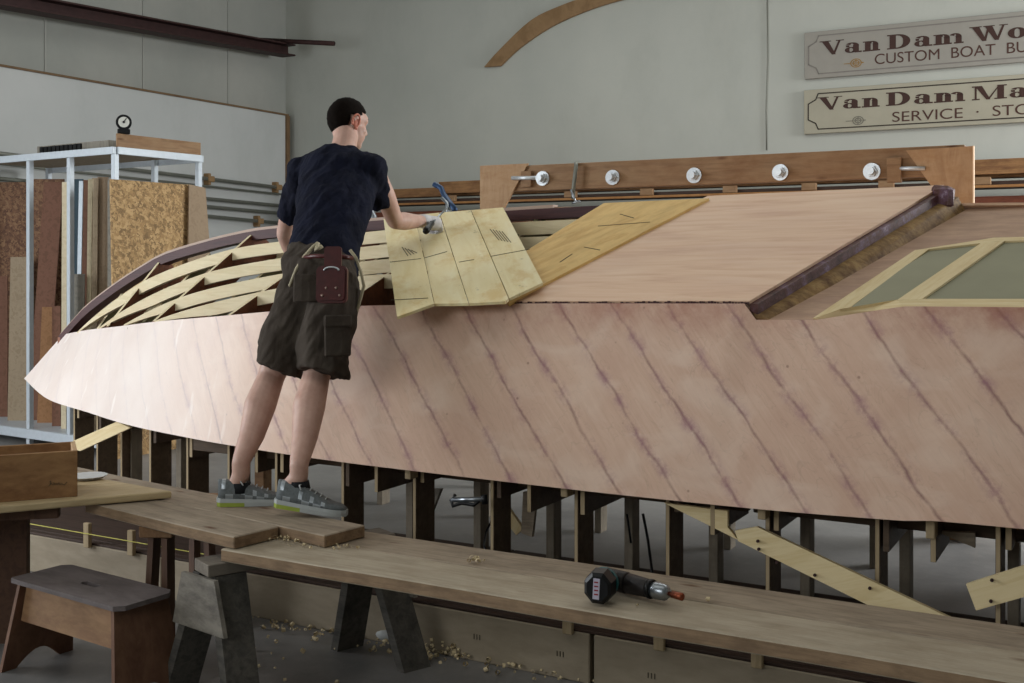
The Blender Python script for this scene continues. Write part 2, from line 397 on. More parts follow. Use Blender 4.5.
# vertical seams of the insulated wall above
for i, px in enumerate((45, 143, 228)):
    p = at(px, 30, x=XL); struct(wbox('trim_%d' % (4+i), (XL, p.y-.012, ztop+.05), (XL+.012, p.y+.012, ZC), 'wall2', bev=0))
# steel girt high on the left wall
a = at(30, -2, x=XL+.35); b = at(289, 46, x=XL+.35)
sg = empty('trim_7', (a+b)/2, kind='structure')
a = a+(a-b)*.6
beam('flange', a, b, .22, .02, 'rust', sg); beam('web', a+V((-.02, 0, -.06)), b+V((-.02, 0, -.06)), .02, .12, 'rust', sg)
beam('flange', a+V((0, 0, -.13)), b+V((0, 0, -.13)), .22, .02, 'rust', sg)
a = at(250, 39.5, y=YB-.5); b = at(334, 43.5, y=YB-.5)
r = tubeobj('steel_rod', [a, b], .03, 'rust'); tag(r, 'thin rusty steel rod sticking out along the wall from the end of the dark girt', 'rod')
# conduit pipes on the left wall
for i, (pa, pb) in enumerate((((205, 178.5), (283, 188)), ((205, 186), (283, 194.5)), ((205, 198.5), (283, 206)), ((205, 206.5), (283, 213.5)), ((205, 216), (283, 223.5)))):
    a = at(*pa, x=XL+.2); b = at(*pb, x=XL+.2); zz = (a.z+b.z)/2
    dz = (b-a)/(b.y-a.y)
    a0 = a-dz*6.0; b0 = V((b.x, min(b.y, YB-.05), b.z))
    e = empty('wall_pipe', (a0+b0)/2, 'horizontal grey pipe on the left wall, %s of the five' % ('highest', 'second highest', 'middle one', 'second lowest', 'lowest')[i], 'pipe', 'horizontal wall pipes')
    tubeobj('pipe', [a0, b0], .022 if i != 1 else .014, 'pipe', e)
    if i in (0, 4):
        q = a.lerp(b, .93 if i == 0 else .68)
        for q in ([q, a.lerp(b, .06)] if i == 0 else [q]):
            bm = bmesh.new(); box(bm, (-.08, 0, 0), (.16, .05, .14), .008); box(bm, (.02, 0, 0), (.03, .1, .07), .008); obj('clamp', bm, 'bracket', e, Matrix.Translation(q))
# ------------------------------------------------------------------ signs
def arc(cx, cy, rx, ry, a0, a1, w, n=14):
    o, i_ = [], []
    for k in range(n+1):
        t = math.radians(a0+(a1-a0)*k/n)
        ww = w*(.6+.5*abs(math.cos(t)))
        o.append((cx+rx*math.cos(t), cy+ry*math.sin(t))); i_.append((cx+(rx-ww)*math.cos(t), cy+(ry-ww*.55)*math.sin(t)))
    return [(o[k], o[k+1], i_[k+1], i_[k]) for k in range(n)]
def R_(x0, y0, x1, y1): return [((x0, y0), (x1, y0), (x1, y1), (x0, y1))]
T, S = .25, .085
def gl(ch):
    q = []
    if ch == 'V': q = [((.02, 1), (.30, 1), (.62, 0), (.46, 0)), ((.74, 1), (.83, 1), (.58, 0), (.48, 0))]+R_(-.06, .94, .42, 1)+R_(.62, .94, .96, 1); w = .92
    if ch == 'W': q = [((.02, 1), (.30, 1), (.58, 0), (.42, 0)), ((.60, .82), (.68, .82), (.56, 0), (.46, 0)), ((.50, 1), (.78, 1), (1.04, 0), (.88, 0)), ((1.16, 1), (1.25, 1), (1.02, 0), (.92, 0))]+R_(-.06, .94, .40, 1)+R_(.46, .94, .88, 1)+R_(1.04, .94, 1.36, 1); w = 1.3
    if ch == 'D': q = R_(.1, 0, .1+T, 1)+R_(0, 0, .45, S)+R_(0, 1-S, .45, 1)+arc(.42, .5, .5, .5, -90, 90, .26); w = 1.0
    if ch == 'M': q = R_(.1, 0, .17, 1)+[((.1, 1), (.36, 1), (.66, 0), (.52, 0)), ((.96, 1), (1.0, 1), (.62, 0), (.54, 0))]+R_(.9, 0, 1.14, 1)+R_(0, 0, .28, S)+R_(0, 1-S, .3, 1)+R_(.8, 0, 1.24, S)+R_(.95, 1-S, 1.24, 1); w = 1.26
    if ch == 'a': q = R_(.34, .05, .34+T-.02, .5)+arc(.3, .46, .27, .2, 0, 150, .2)+arc(.26, .19, .24, .19, 40, 320, .17)+R_(.4, 0, .68, .09)+[((.08, .38), (.2, .38), (.2, .5), (.06, .5))]; w = .68
    if ch in 'nm':
        k = 2 if ch == 'm' else 1
        q = R_(.08, 0, .08+T-.03, .64)+R_(0, 0, .38, S)+R_(0, .58, .2, .64)
        for j in range(k):
            x = .42*j; q += arc(.36+x, .42, .23, .22, 0, 150, .2)+R_(.38+x, 0, .59+x, .45)+R_(.32+x, 0, .66+x, S)
        w = .7+.42*(k-1)
    if ch == 'o': q = arc(.32, .32, .32, .33, 0, 360, .21, 24); w = .68
    if ch == 'd': q = arc(.3, .3, .3, .31, 20, 340, .2, 20)+R_(.4, 0, .61, 1)+R_(.32, .94, .5, 1)+R_(.5, 0, .7, S); w = .72
    if ch == 'r': q = R_(.08, 0, .29, .64)+R_(0, 0, .4, S)+R_(0, .58, .2, .64)+arc(.4, .42, .2, .22, 20, 150, .2); w = .58
    if ch == 'i': q = R_(.08, 0, .29, .64)+R_(0, 0, .38, S)+R_(0, .58, .2, .64)+R_(.1, .76, .28, .94); w = .4
    if ch == 'e': q = arc(.3, .32, .3, .33, 0, 320, .21, 20)+R_(.1, .3, .56, .37); w = .64
    if ch == 'c': q = arc(.3, .32, .3, .33, 45, 320, .21, 20); w = .62
    if ch == 'f': q = R_(.1, 0, .31, .8)+R_(0, 0, .4, S)+R_(0, .56, .45, .63)+arc(.36, .8, .26, .2, 40, 180, .2); w = .44
    if ch == 't': q = R_(.1, .1, .31, .9)+R_(0, .56, .45, .63)+arc(.3, .14, .2, .15, 180, 300, .18); w = .46
    if ch == ' ': w = .14
    return q, w
def lettering(name, txt, h, wx, mat, parent, m, gap=.05):
    """serif letters: cap height h, starting at local origin, x right, y up, in frame m"""
    bm = bmesh.new(); x = 0; k = 0
    for ch in txt:
        q, w = gl(ch)
        if ch.islower(): q = [[(a_*1.06, b_*(1.1 if ch in 'anmorec' else 1)) for a_, b_ in quad] for quad in q]; w *= 1.05
        for quad in q:
            k += 1; vs = [bm.verts.new(((x+a)*h*wx, b*h, .002+.00003*(k % 7))) for a, b in quad]
            bm.faces.new(vs)
        x += w+gap
    o = obj(name, bm, mat, parent, m)
    return x*h*wx
def textobj(name, txt, size, mat, parent, m, width=None, spacing=1.0):
    cu = bpy.data.curves.new(name, 'FONT'); cu.body = txt; cu.size = size; cu.space_character = spacing; cu.offset = 0; cu.extrude = .001
    o = bpy.data.objects.new(name, cu); cu.materials.append(M[mat])
    bpy.context.view_layer.update()
    if width:
        C.objects.link(o); bpy.context.view_layer.update(); w = o.dimensions.x; C.objects.unlink(o); m = m @ Matrix.Diagonal((width/w, 1, 1, 1))
    C.objects.link(o); bpy.context.view_layer.update(); me = bpy.data.meshes.new_from_object(o.evaluated_get(bpy.context.evaluated_depsgraph_get())); C.objects.unlink(o); bpy.data.objects.remove(o)
    o = bpy.data.objects.new(name, me)
    o.matrix_basis = m; link(o, parent); return o
YS = YB-.03
def sign(ptl, pbl, mats, word, wstart, wcap, small, sm_pos, emb, label, length=3.9):
    tl = at(*ptl, y=YS); bl = at(*pbl, y=YS); H = tl.z-bl.z; m0 = V((tl.x, YS, bl.z))
    e = empty('wall_sign', m0+V((length/2, 0, 0)), label, 'sign')
    mb, ml, mt, ms, me_ = mats
    wbox('board', (tl.x, YS-.012, bl.z), (tl.x+length, YS+.028, tl.z), mb, e, .004)
    def fr(x, z): return Matrix(((1, 0, 0, tl.x+x), (0, 0, -1, YS-.0125), (0, 1, 0, bl.z+z), (0, 0, 0, 1)))
    # border with notched corners
    bm = bmesh.new(); i_ = .045; n = .1; L = length
    pts = [(i_+n, i_), (L-i_-n, i_), (L-i_-n*.75, i_+n*.6), (L-i_, i_+n), (L-i_, H-i_-n), (L-i_-n*.75, H-i_-n*.6), (L-i_-n, H-i_), (i_+n, H-i_), (i_+n*.75, H-i_-n*.6), (i_, H-i_-n), (i_, i_+n), (i_+n*.75, i_+n*.6)]
    for a, b in zip(pts, pts[1:]+pts[:1]):
        a, b = V((*a, 0)), V((*b, 0)); c = (a+b)/2; d = (b-a)
        mm = frame(c, d); box(bm, (0, 0, 0), (d.length+.006, .012, .003), 0, 0, mm)
    obj('border_line', bm, ml, e, fr(0, 0))
    def loc(px, py): p = at(px, py, y=YS-.014); return p.x-tl.x, p.z-bl.z
    x, z = loc(*wstart); x2, z2 = loc(*wcap)
    h = abs(loc(wstart[0], wcap[1])[1]-z)
    # width scale from visible word length
    xx = x
    for wd_ in word[0].split(' '): xx += lettering('main_lettering', wd_, h, word[1], mt, e, fr(xx, z))+word[2]*h
    x, z = loc(*sm_pos[0]); xe, ze = loc(*sm_pos[1])
    textobj('small_lettering', small, sm_pos[2], ms, e, fr(x, z), width=(xe-x)*sm_pos[3])
    x, z = loc(*emb); bm = bmesh.new()
    for r in (.045, .028):
        for k in range(20):
            t0, t1 = 2*math.pi*k/20, 2*math.pi*(k+1)/20
            vs = [bm.verts.new((rr*1.25*math.cos(t), rr*math.sin(t), .002)) for rr, t in ((r, t0), (r, t1), (r-.008, t1), (r-.008, t0))]; bm.faces.new(vs)
    for a in range(4):
        t = a*math.pi/2; box(bm, (.02*math.cos(t), .02*math.sin(t), .002), (.03 if a % 2 == 0 else .008, .008 if a % 2 == 0 else .03, .002))
    box(bm, (-.085, 0, .002), (.07, .006, .002)); box(bm, (.06, 0, .002), (.03, .01, .002), 0, 0)
    obj('emblem', bm, me_, e, fr(x, z))
sign((804.6, 33), (804.6, 79.5), ('sign1', 'signline1', 'signtxt', 'signtxt2', 'gold'), ('Van Dam Woodcraft', 1.68, .32), (821, 55.5), (821, 41.5), 'CUSTOM  BOAT  BUILDERS', ((874, 64.5), (1023, 54), .148, 1.37), (856, 63),
     'upper grey wall sign reading Van Dam above Custom Boat, faded border', length=4.1)
sign((804.2, 90.5), (804.2, 134.5), ('sign2', 'signline2', 'signtxt', 'signtxt2', 'emblemgrey'), ('Van Dam Marine', 1.87, .3), (818.5, 110.5), (818.5, 97.5), 'SERVICE  \u00b7  STORAGE', ((891.5, 122), (1023, 116.5), .142, 1.44), (858, 120.5),
     'lower cream wall sign reading Van Dam above Service, black border line', length=4.1)
# curved wooden stem pattern on back wall
arcp = [(484, 67), (500, 49), (531, 20), (562, 5), (592, -5), (630, -13), (680, -18)]
low = [(500, 66), (519, 48), (550, 27), (583, 12), (613, 2), (645, -5), (690, -9)]
bm = bmesh.new(); A = [at(*p, y=YB-.04) for p in arcp]; B = [at(*p, y=YB-.04) for p in low]
def sub(P, n=4):
    out = []
    for i in range(len(P)-1):
        p0, p1, p2, p3 = P[max(i-1, 0)], P[i], P[i+1], P[min(i+2, len(P)-1)]
        for k in range(n):
            t = k/n; out.append(.5*((2*p1)+(-p0+p2)*t+(2*p0-5*p1+4*p2-p3)*t*t+(-p0+3*p1-3*p2+p3)*t**3))
    return out+[P[-1]]
A, B = sub(A), sub(B)
va = [[bm.verts.new(p+V((0, dy, 0))) for p in P] for P, dy in ((A, 0), (B, 0), (B, .035), (A, .035))]
for i in range(len(A)-1):
    for k in range(4): bm.faces.new((va[k][i], va[k][i+1], va[(k+1) % 4][i+1], va[(k+1) % 4][i]))
for i in (0, -1): bm.faces.new([va[k][i] for k in range(4)])
tag(obj('curved_timber', bm, 'ribwood'), 'curved brown wooden rib hanging high on the back wall', 'curved timber')
pts = [at(767, -20, y=YB-.01), at(767.5, 60, y=YB-.012), at(766, 110, y=YB-.01), at(766.5, 150, y=YB-.01)]
tag(tubeobj('hanging_cord', pts, .006, 'pipe', seg=6), 'thin grey cord hanging down the back wall left of the signs', 'cord')
# ------------------------------------------------------------------ lumber rack on back wall
YR = YB-.6
def wallboard(xa, xb, z0, z1, y0, y1, mat, label, name='lumber_board'):
    return tag(wbox(name, (xa, y0, z0), (xb, y1, z1), mat, bev=.004), label, 'board', 'long boards stored along the back wall')
def zz(px, py, y=YR): return at(px, py, y=y).z
xa, xb = at(330, 190, y=YR).x, at(1250, 190, y=YR).x; xm = at(438.6, 190, y=YR).x
z_a, z_b, z_c = zz(460, 181), zz(460, 193), zz(460, 199)
wallboard(xm, xb-.9, z_b, z_a, YR, YR+.1, 'lumber', 'orange brown top board on the wall rack, starting behind the blue clamp')
wallboard(xa, xb, zz(400, 197), zz(400, 188), YR+.14, YR+.3, 'lumber', 'brown board on the wall rack running behind the man and the blue clamp')
wallboard(xa+.5, xb-.5, zz(1000, 179.5), zz(1000, 172), YR, YR+.1, 'lumberred', 'reddish board on the wall rack just below the top orange brown board') if False else None
wallboard(xa+.2, xb, zz(1000, 186), zz(1000, 180.5), YR+.03, YR+.5, 'lumberdark', 'dark board lying in the wall rack above the pale shelf strip')
shelf = empty('wall_rack', ((xa+xb)/2, YR+.25, 2.0), 'pale wooden lumber rack strip on the back wall behind the boat', 'rack')
wbox('shelf_strip', (xa, YR-.06, zz(1000, 187.3, YR-.06)), (xb, YR-.02, zz(1000, 184.6, YR-.06)), 'trimwood', shelf)
for px in (452, 572, 648, 731, 810, 887, 983):
    x = at(px, 190, y=YR).x; wbox('spacer_block', (x-.07, YR-.055, zz(1000, 184.5)), (x+.07, YR-.004, zz(1000, 177)), 'fir', shelf)
for px in (470, 690, 890, 1060):
    x = at(px, 190, y=YR).x; wbox('bracket', (x-.05, YR+.51, .0), (x+.05, YB, zz(1000, 190)), 'lumberdark', shelf)
wallboard(xa+.3, xb, zz(1000, 206.5), zz(1000, 196), YR, YR+.12, 'lumberred', 'reddish brown board low on the wall rack, right of the plywood gusset')
wallboard(xa+.6, xb, zz(1000, 219), zz(1000, 208), YR-.03, YR+.12, 'lumberred', 'reddish brown board at the bottom of the wall rack')
# ------------------------------------------------------------------ clamping timber beyond the keel
YT = 6.8
ta, tb = at(500, 165, y=YT), at(955, 148, y=YT); zt = (at(528, 164.6, y=YT).z+at(740, 156, y=YT).z)/2; zb_ = (at(528, 190, y=YT).z+at(740, 184, y=YT).z)/2
tf = empty('timber_press', ((ta.x+tb.x)/2, YT, 0), 'fir timber with plywood gusset ends and silver nuts beyond the keel', 'clamping frame')
wbox('timber', (ta.x-.15, YT, zb_), (tb.x+.05, YT+.09, zt), 'fir', tf)
def gus(pxs, name='gusset'):
    P = [at(px, py, y=YT-.02) for px, py in pxs]; return prism(name, P, (0, -1, 0), .018, 'firply', tf, ax=(1, 0, 0))
gl_ = [(480, 165.8), (528, 163.4), (503.5, 209)]
P = [at(px, py, y=YT-.02) for px, py in gl_]; x0 = P[0].x; x1 = P[2].x
prism('gusset', [V((x0, YT-.02, 0)), V((x1-.03, YT-.02, 0)), V((x1-.03, YT-.02, P[2].z-.05)), P[2], P[1], P[0]], (0, -1, 0), .018, 'firply', tf, ax=(1, 0, 0))
P = [at(px, py, y=YT-.02) for px, py in [(906, 150.4), (973, 146), (934, 190)]]
x1 = P[1].x
prism('gusset', [P[0], P[2], V((P[2].x, YT-.02, 0)), V((x1, YT-.02, 0)), P[1]], (0, -1, 0), .018, 'firply', tf, ax=(1, 0, 0))
wbox('raw_edge', (x1, YT-.038, 0), (x1+.006, YT-.0, P[1].z), 'rawedge', tf, 0)
for px, py in ((543, 178.5), (613, 177.5), (694.5, 175.5), (780.5, 172.5), (872, 171.5)):
    p = at(px, py, y=YT-.001); n = empty('silver_nut', p)
    n.parent = tf; n.matrix_parent_inverse = tf.matrix_basis.inverted()
    bm = bmesh.new(); tube(bm, [p, p+V((0, -.012, 0))], .05, 24); obj('washer', bm, 'galv', n)
    bm = bmesh.new(); tube(bm, [p+V((0, -.012, 0)), p+V((0, -.035, 0))], .034, 6); tube(bm, [p+V((0, -.035, 0)), p+V((-.0, -.07, 0))], .024, 12); obj('nut', bm, 'galv', n)
p = at(540, 178, y=YT-.01); wbox('spacer_block', (p.x-.14, YT-.03, p.z-.06), (p.x-.06, YT, p.z+.05), 'fir', tf)
p = at(893, 170, y=YT-.01); wbox('spacer_block', (p.x-.03, YT-.04, zb_-.03), (p.x+.05, YT, p.z+.07), 'fir', tf)
pa, pb = at(900, 168.5, y=YT-.03), at(925, 168.5, y=YT-.03); tubeobj('threaded_rod', [pa, pb], .012, 'galv', tf)
pa, pb = at(512, 178, y=YT-.03), at(541, 178, y=YT-.03); tubeobj('threaded_rod', [pa, pb], .014, 'galv', tf)
def clampobj(pts, r, mat, label, tip=None):
    e = empty('hand_clamp', pts[0], label, 'clamp'); tubeobj('jaw', pts, r, mat, e, 8)
    if tip: tubeobj('screw', tip, r*.6, 'steel', e, 8); tubeobj('handle', [tip[-1]+V((-.03, 0, .0)), tip[-1]+V((.03, 0, .01))], r*.6, 'steel', e, 6)
    return e
p = lambda x, y, Y: at(x, y, y=Y)
clampobj([p(573, 199, YT-.04), p(573.5, 188, YT-.05), p(576, 166, YT-.05), p(576, 163, YT), p(578, 163, YT+.12)], .014, 'pipe', 'dark grey steel clamp hooked over the top of the fir timber', [p(571, 190, YT-.06), p(576, 203, YT-.07)])
clampobj([p(434, 184, 5.5), p(441, 188, 5.5), p(444, 195, 5.48), p(450, 203, 5.4), p(455, 210, 5.3)], .016, 'blue', 'blue and chrome clamp standing on the keel behind the pale plywood strips', [p(442, 198, 5.4), p(447, 203, 5.35), p(448, 213, 5.3)])
clampobj([p(366, 209, 5.4), p(371, 211, 5.38), p(374, 217, 5.36), p(374, 226, 5.32)], .018, 'steel', "dark steel clamp on the keel beside the man's waist", [p(365, 222, 5.3), p(374, 224, 5.3)])
# ------------------------------------------------------------------ boat
YC = 5.3
sheer = [at(25, 379, y=YC), at(48, 399, y=4.86), at(87, 412, y=4.56), at(129, 425, y=4.30), at(180, 436, y=4.14), at(232, 445.5, y=4.02), at(342, 462, y=3.95), at(560, 488, y=3.93), at(684, 501.5, y=3.93), at(780, 511, y=3.93), at(900, 520.5, y=3.93), at(1024, 529, y=3.93)]
sheer.append(V((2.0, 3.95, sheer[-1].z+.0)))
chine = [at(64, 335, y=YC), at(88, 330.5, y=5.0), at(113, 327.5, y=4.74), at(129, 325.5, y=4.6), at(161, 321.5, y=4.40), at(225, 316, y=4.2), at(274, 311.5, y=4.11), at(345, 306.5, y=4.06), at(520, 303.8, y=4.05), at(750, 303.8, y=4.05), at(1010, 303.8, y=4.05)]
chine.append(V((2.0, 4.07, chine[-1].z+.01)))
keelp = [(64, 334), (80, 316), (91.6, 304), (119, 283), (146.6, 265), (168.5, 253), (207, 241), (241, 232.7), (276, 227), (378, 219), (509, 209), (595, 204), (708, 198), (945, 187)]
keel = [at(*q, y=YC) for q in keelp]; keel.append(V((2.0, YC, keel[-1].z+.03)))
def resample(P, n):
    P = sub(P, 10); d = [0]
    for a, b in zip(P, P[1:]): d.append(d[-1]+(b-a).length)
    d = np.array(d); t = np.linspace(0, d[-1], n); A = np.array([tuple(p) for p in P])
    return [V((np.interp(s, d, A[:, 0]), np.interp(s, d, A[:, 1]), np.interp(s, d, A[:, 2]))) for s in t]
ch_d, ke_d = sub(chine, 10), sub(keel, 10)
def ip(D, x, k): return float(np.interp(x, [p.x for p in D], [p[k] for p in D]))
def zsurf(x, y):
    cy, cz, kz = ip(ch_d, x, 1), ip(ch_d, x, 2), ip(ke_d, x, 2)
    t = (y-cy)/max(YC-cy, .02); return cz+(kz-cz)*t
mir = lambda p: V((p.x, 2*YC-p.y, p.z))
boat = empty('boat_hull', (-2.6, YC, .7), 'upside-down wooden boat hull under construction on its jig, half planked at the bow', 'boat')
def drop(x):
    if x < -1.26: return 0
    if x < -1.24: return .06*(x+1.26)/.02
    if x < -1.0: return .06
    if x < -.70: return .06-.048*(x+1.0)/.3
    return .012
# dense near the notch: stations by x for the side
N = 200
S1, C1 = resample(sheer, N), resample(chine, N)
def side(mirror, name, label=None):
    bm = bmesh.new(); rows = []
    for i in range(N):
        a, b = S1[i], C1[i].copy(); b.z -= drop(b.x); r = []
        for k in range(9):
            t = k/8; q = a.lerp(b, t); q.y -= .004*math.sin(math.pi*t)*min(1, i/30); r.append(bm.verts.new(mir(q) if mirror else q))
        rows.append(r)
    for i in range(N-1):
        for k in range(8): bm.faces.new((rows[i][k], rows[i+1][k], rows[i+1][k+1], rows[i][k+1]))
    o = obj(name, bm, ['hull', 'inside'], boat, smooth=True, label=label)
    s = o.modifiers.new('s', 'SOLIDIFY'); s.thickness = .014; s.offset = -1 if not mirror else 1; s.offset = 0; s.material_offset = 0
    es_ = o.modifiers.new('e', 'EDGE_SPLIT'); es_.split_angle = math.radians(40)
    return o
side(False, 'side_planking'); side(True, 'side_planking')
# transom
bm = bmesh.new(); vs = [bm.verts.new(v) for v in (sheer[-1], chine[-1], keel[-1], mir(chine[-1]), mir(sheer[-1]))]; bm.faces.new(vs); obj('transom', bm, 'inside', boat)
# keel and cap
kd = resample(keel, 90)
bar2('keel_timber', [q+V((0, 0, -.012)) for q in kd if q.x < -.95], .09, .055, 'keel', boat)
bar2('keel_cap', [q+V((0, 0, .006)) for q in kd if q.x < -2.6], .06, .035, 'keelcap', boat)
# chine logs
for m_ in (0, 1):
    P = [q+V((0, .03, -.014)) for q in C1 if q.x < -3.0]; P = [mir(q) for q in P] if m_ else P
    bar2('chine_log', P, .045, .05, 'inside', boat)
# frames every 0.4 m
XPAN = -3.0
def band(x, top, depth, name, mat, th=.018, caplite=True):
    cy, cz = ip(ch_d, x, 1)+.02, ip(ch_d, x, 2); n = 8; bm = bmesh.new(); U = []; L = []
    if YC-cy < .08: return
    for k in range(-n, n+1):
        y = YC+(YC-cy)*k/n; yy = YC-abs(y-YC); z = zsurf(x, yy)-top; U.append((y, z)); L.append((y, z-depth*(.6+.4*abs(1-abs(k)/n)) if depth < .1 else z-depth))
    for dx in (-th/2, th/2): pass
    vs = [[bm.verts.new((dx, y-YC, z-1.5)) for y, z in P] for dx, P in ((-th/2, U), (th/2, U), (th/2, L), (-th/2, L))]
    for i in range(2*n):
        for k in range(4):
            f = bm.faces.new((vs[k][i], vs[k][i+1], vs[(k+1) % 4][i+1], vs[(k+1) % 4][i])); f.material_index = 1 if k == 0 else 0
    for i in (0, -1): bm.faces.new([vs[k][i] for k in range(4)])
    return obj(name, bm, [mat, 'stringer'], boat, Matrix.Translation((x, YC, 1.5)))
FX = [-6.35, -5.95, -5.56, -5.16, -4.77, -4.37, -3.97, -3.57, -3.17, -2.78]
HB = [.2, .43, .66, .87]
for i, x in enumerate(FX):
    main = i % 2 == 0
    if main: band(x, .006, .2, 'main_frame', 'framewood')
    else: band(x, .085, .09, 'half_frame', 'wedge')
# notch wedges of the half frames standing between stringers
for i, x in enumerate(FX):
    if i % 2 == 0: continue
    for s_ in (1, -1):
        for h in (.115, .33, .56, .785, .96):
            y = YC-h
            if y < ip(ch_d, x, 1)+.06: continue
            z = zsurf(x, y); bm = bmesh.new()
            vs = [V((0, -.07, -.09)), V((0, .0, -.035)), V((0, .0, -.09))]
            for dx in (-.012, .012):
                pass
            tri = [[bm.verts.new((dx, a.y, a.z)) for a in vs] for dx in (-.012, .012)]
            bm.faces.new(tri[0]); bm.faces.new(tri[1][::-1])
            for k in range(3): bm.faces.new((tri[0][k], tri[0][(k+1) % 3], tri[1][(k+1) % 3], tri[1][k]))
            for q in list(bm.verts): q.co.z += 0
            g2 = bmesh.ops.duplicate(bm, geom=bm.verts[:]+bm.edges[:]+bm.faces[:])['geom']
            for q in g2:
                if isinstance(q, bmesh.types.BMVert): q.co += V((.0, .075, .012))
            obj('frame_block', bm, 'wedge', boat, Matrix.Translation((x, y if s_ == 1 else 2*YC-y, z)) @ (Matrix.Scale(-1, 4, (0, 1, 0)) if s_ == -1 else Matrix()))
# stringers
for s_ in (1, -1):
    for h in HB:
        y = YC-h; P = []
        for k in range(80):
            x = -6.9+k*(6.9+XPAN+.8)/79
            if ip(ch_d, x, 1) > y+.005: continue
            P.append(V((x, y if s_ == 1 else 2*YC-y, zsurf(x, y)+(.002 if x < -3.2 else .002-.012*min(1, (x+3.2)/.3)))))
        x0 = P[0].x
        bm = bmesh.new(); R = []
        for q in P:
            hh = .072*min(1, .12+(q.x-x0)/.5)*.95; w = .034
            R.append([bm.verts.new(q+V((0, -w/2, 0))), bm.verts.new(q+V((0, w/2, 0))), bm.verts.new(q+V((0, w/2, -hh))), bm.verts.new(q+V((0, -w/2, -hh)))])
        for i in range(len(R)-1):
            for k in range(4): bm.faces.new((R[i][k], R[i][(k+1) % 4], R[i+1][(k+1) % 4], R[i+1][k])).material_index = 1 if k == 0 else 0
        bm.faces.new(R[0][::-1]); bm.faces.new(R[-1]); obj('stringer', bm, ['stringer', 'strtop'], boat)
# bottom sheet and everything on plane A
PA = (-.125, .0164, .387); NA = V((-.0164, -.387, 1)).normalized()
def sp(px, py, off=.0): return onp(px, py, PA[0]+off, PA[1], PA[2])
def proj(q, off): return V((q.x, q.y, PA[0]+off+PA[1]*q.x+PA[2]*q.y))
c_l, k_l, k_r, c_r = sp(506, 303.8), sp(708, 198.2), sp(944, 187.5), sp(750, 303.8)
prism('bottom_sheet', [c_l+NA*.012, c_r+NA*.012, k_r+NA*.012, k_l+NA*.012], NA, .014, 'sheet', boat, ax=(1, 0, 0))
# dark ragged glue line along the chine of the sheet
bm = bmesh.new(); n = 90
for k in range(n):
    q = c_l.lerp(c_r, (k+.5)/n); L = (c_r-c_l).length/n
    box(bm, q+V((0, -.004, .002+random.uniform(-.003, .003))), (L*random.uniform(.5, .95), .012, random.uniform(.006, .014)))
obj('seam_glue', bm, 'keel', boat)
# step along the diagonal: dark stained ply edge over filler
d_ = (k_r-c_r)
prism('step_edge', [c_r+V((0, 0, .0)), k_r+V((0, 0, .0)), k_r+V((.03, 0, .0)), c_r+V((.03, -.0, .0))], (0, 0, 1), .045, 'step', boat, ax=d_)
bm = bmesh.new()
q = [c_r+V((0, 0, -.03)), k_r+V((0, 0, -.03)), k_r+V((.0, 0, -.13)), c_r+V((.0, 0, -.08))]
r2 = [c_r+V((.05, 0, -.045)), k_r+V((.06, 0, -.045)), k_r+V((.1, 0, -.13)), c_r+V((.09, 0, -.08))]
v1 = [bm.verts.new(x) for x in q]; v2 = [bm.verts.new(x) for x in r2]; bm.faces.new(v1); bm.faces.new(v2[::-1])
for k in range(4): bm.faces.new((v1[k], v1[(k+1) % 4], v2[(k+1) % 4], v2[k]))
obj('step_filler', bm, 'step2', boat)
bm = bmesh.new(); box(bm, (0, 0, 0), (.1, .1, .11), .02)
for v_ in bm.verts: v_.co += V([random.uniform(-.008, .008) for _ in range(3)])
obj('glue_lump', bm, 'step', boat, Matrix.Translation(k_r+V((.0, -.05, -.05))))
# lower surface
def low_z(q): return q.z-.06-.045*max(0, (q.y-4.05))/1.25
LB = PA[2]-.045/1.25; LA = PA[0]-.06+.045/1.25*4.05
def lp(px, py, off=0): return onp(px, py, LA+off, PA[1], LB)
NL = V((-PA[1], -LB, 1)).normalized()
zl = lambda x, y: LA+PA[1]*x+LB*y
prism('lower_planking', [V((x, y, zl(x, y))) for x, y in ((c_r.x-.02, 4.05), (2, 4.05), (2, YC+.02), (k_r.x-.05, YC+.02))], NL, .012, 'lower', boat, ax=(1, 0, 0))
# cream border, cross battens and olive panels
def lq(name, pts, mat, off, th, ax=None):
    prism(name, [lp(px, py, off) for px, py in pts], NL, th, mat, boat, ax=ax)
b_off, g_off = .038, .03
xR = 2.0
# diagonal left border
prism('border_batten', [lp(813, 318, .004), lp(838, 316.5, .004), lp(929, 248.8, b_off), lp(915, 250, b_off)], NL, .012, 'cream', boat, ax=lp(929, 248)-lp(838, 315))
P = [lp(915, 250, b_off), lp(929, 248.7, b_off), lp(982, 242.8, b_off), lp(1006, 240.6, b_off), lp(1024, 239.5, b_off)]
Q = [lp(914.5, 250.2, b_off), lp(993, 238, b_off), lp(1024, 235, b_off)]
prism('border_batten', [lp(915, 250.2, b_off), lp(929, 249, b_off), lp(982, 243, b_off), lp(1000, 241, b_off), lp(994, 237.6, b_off)], NL, .03, 'cream', boat)
e1 = lp(994, 237.6, b_off); e2 = lp(1000, 241, b_off)
prism('border_batten', [e1, e2, V((xR, e2.y+.01, zl(xR, e2.y+.01)+b_off)), V((xR, e1.y+.01, zl(xR, e1.y+.01)+b_off))], NL, .03, 'cream', boat, ax=(1, 0, 0))
# cross batten
lq('cross_batten', [(897, 300), (921, 299.5), (1004.5, 240.8), (981, 243)], 'cream', b_off+.001, .03, lp(1004, 240)-lp(921, 299))
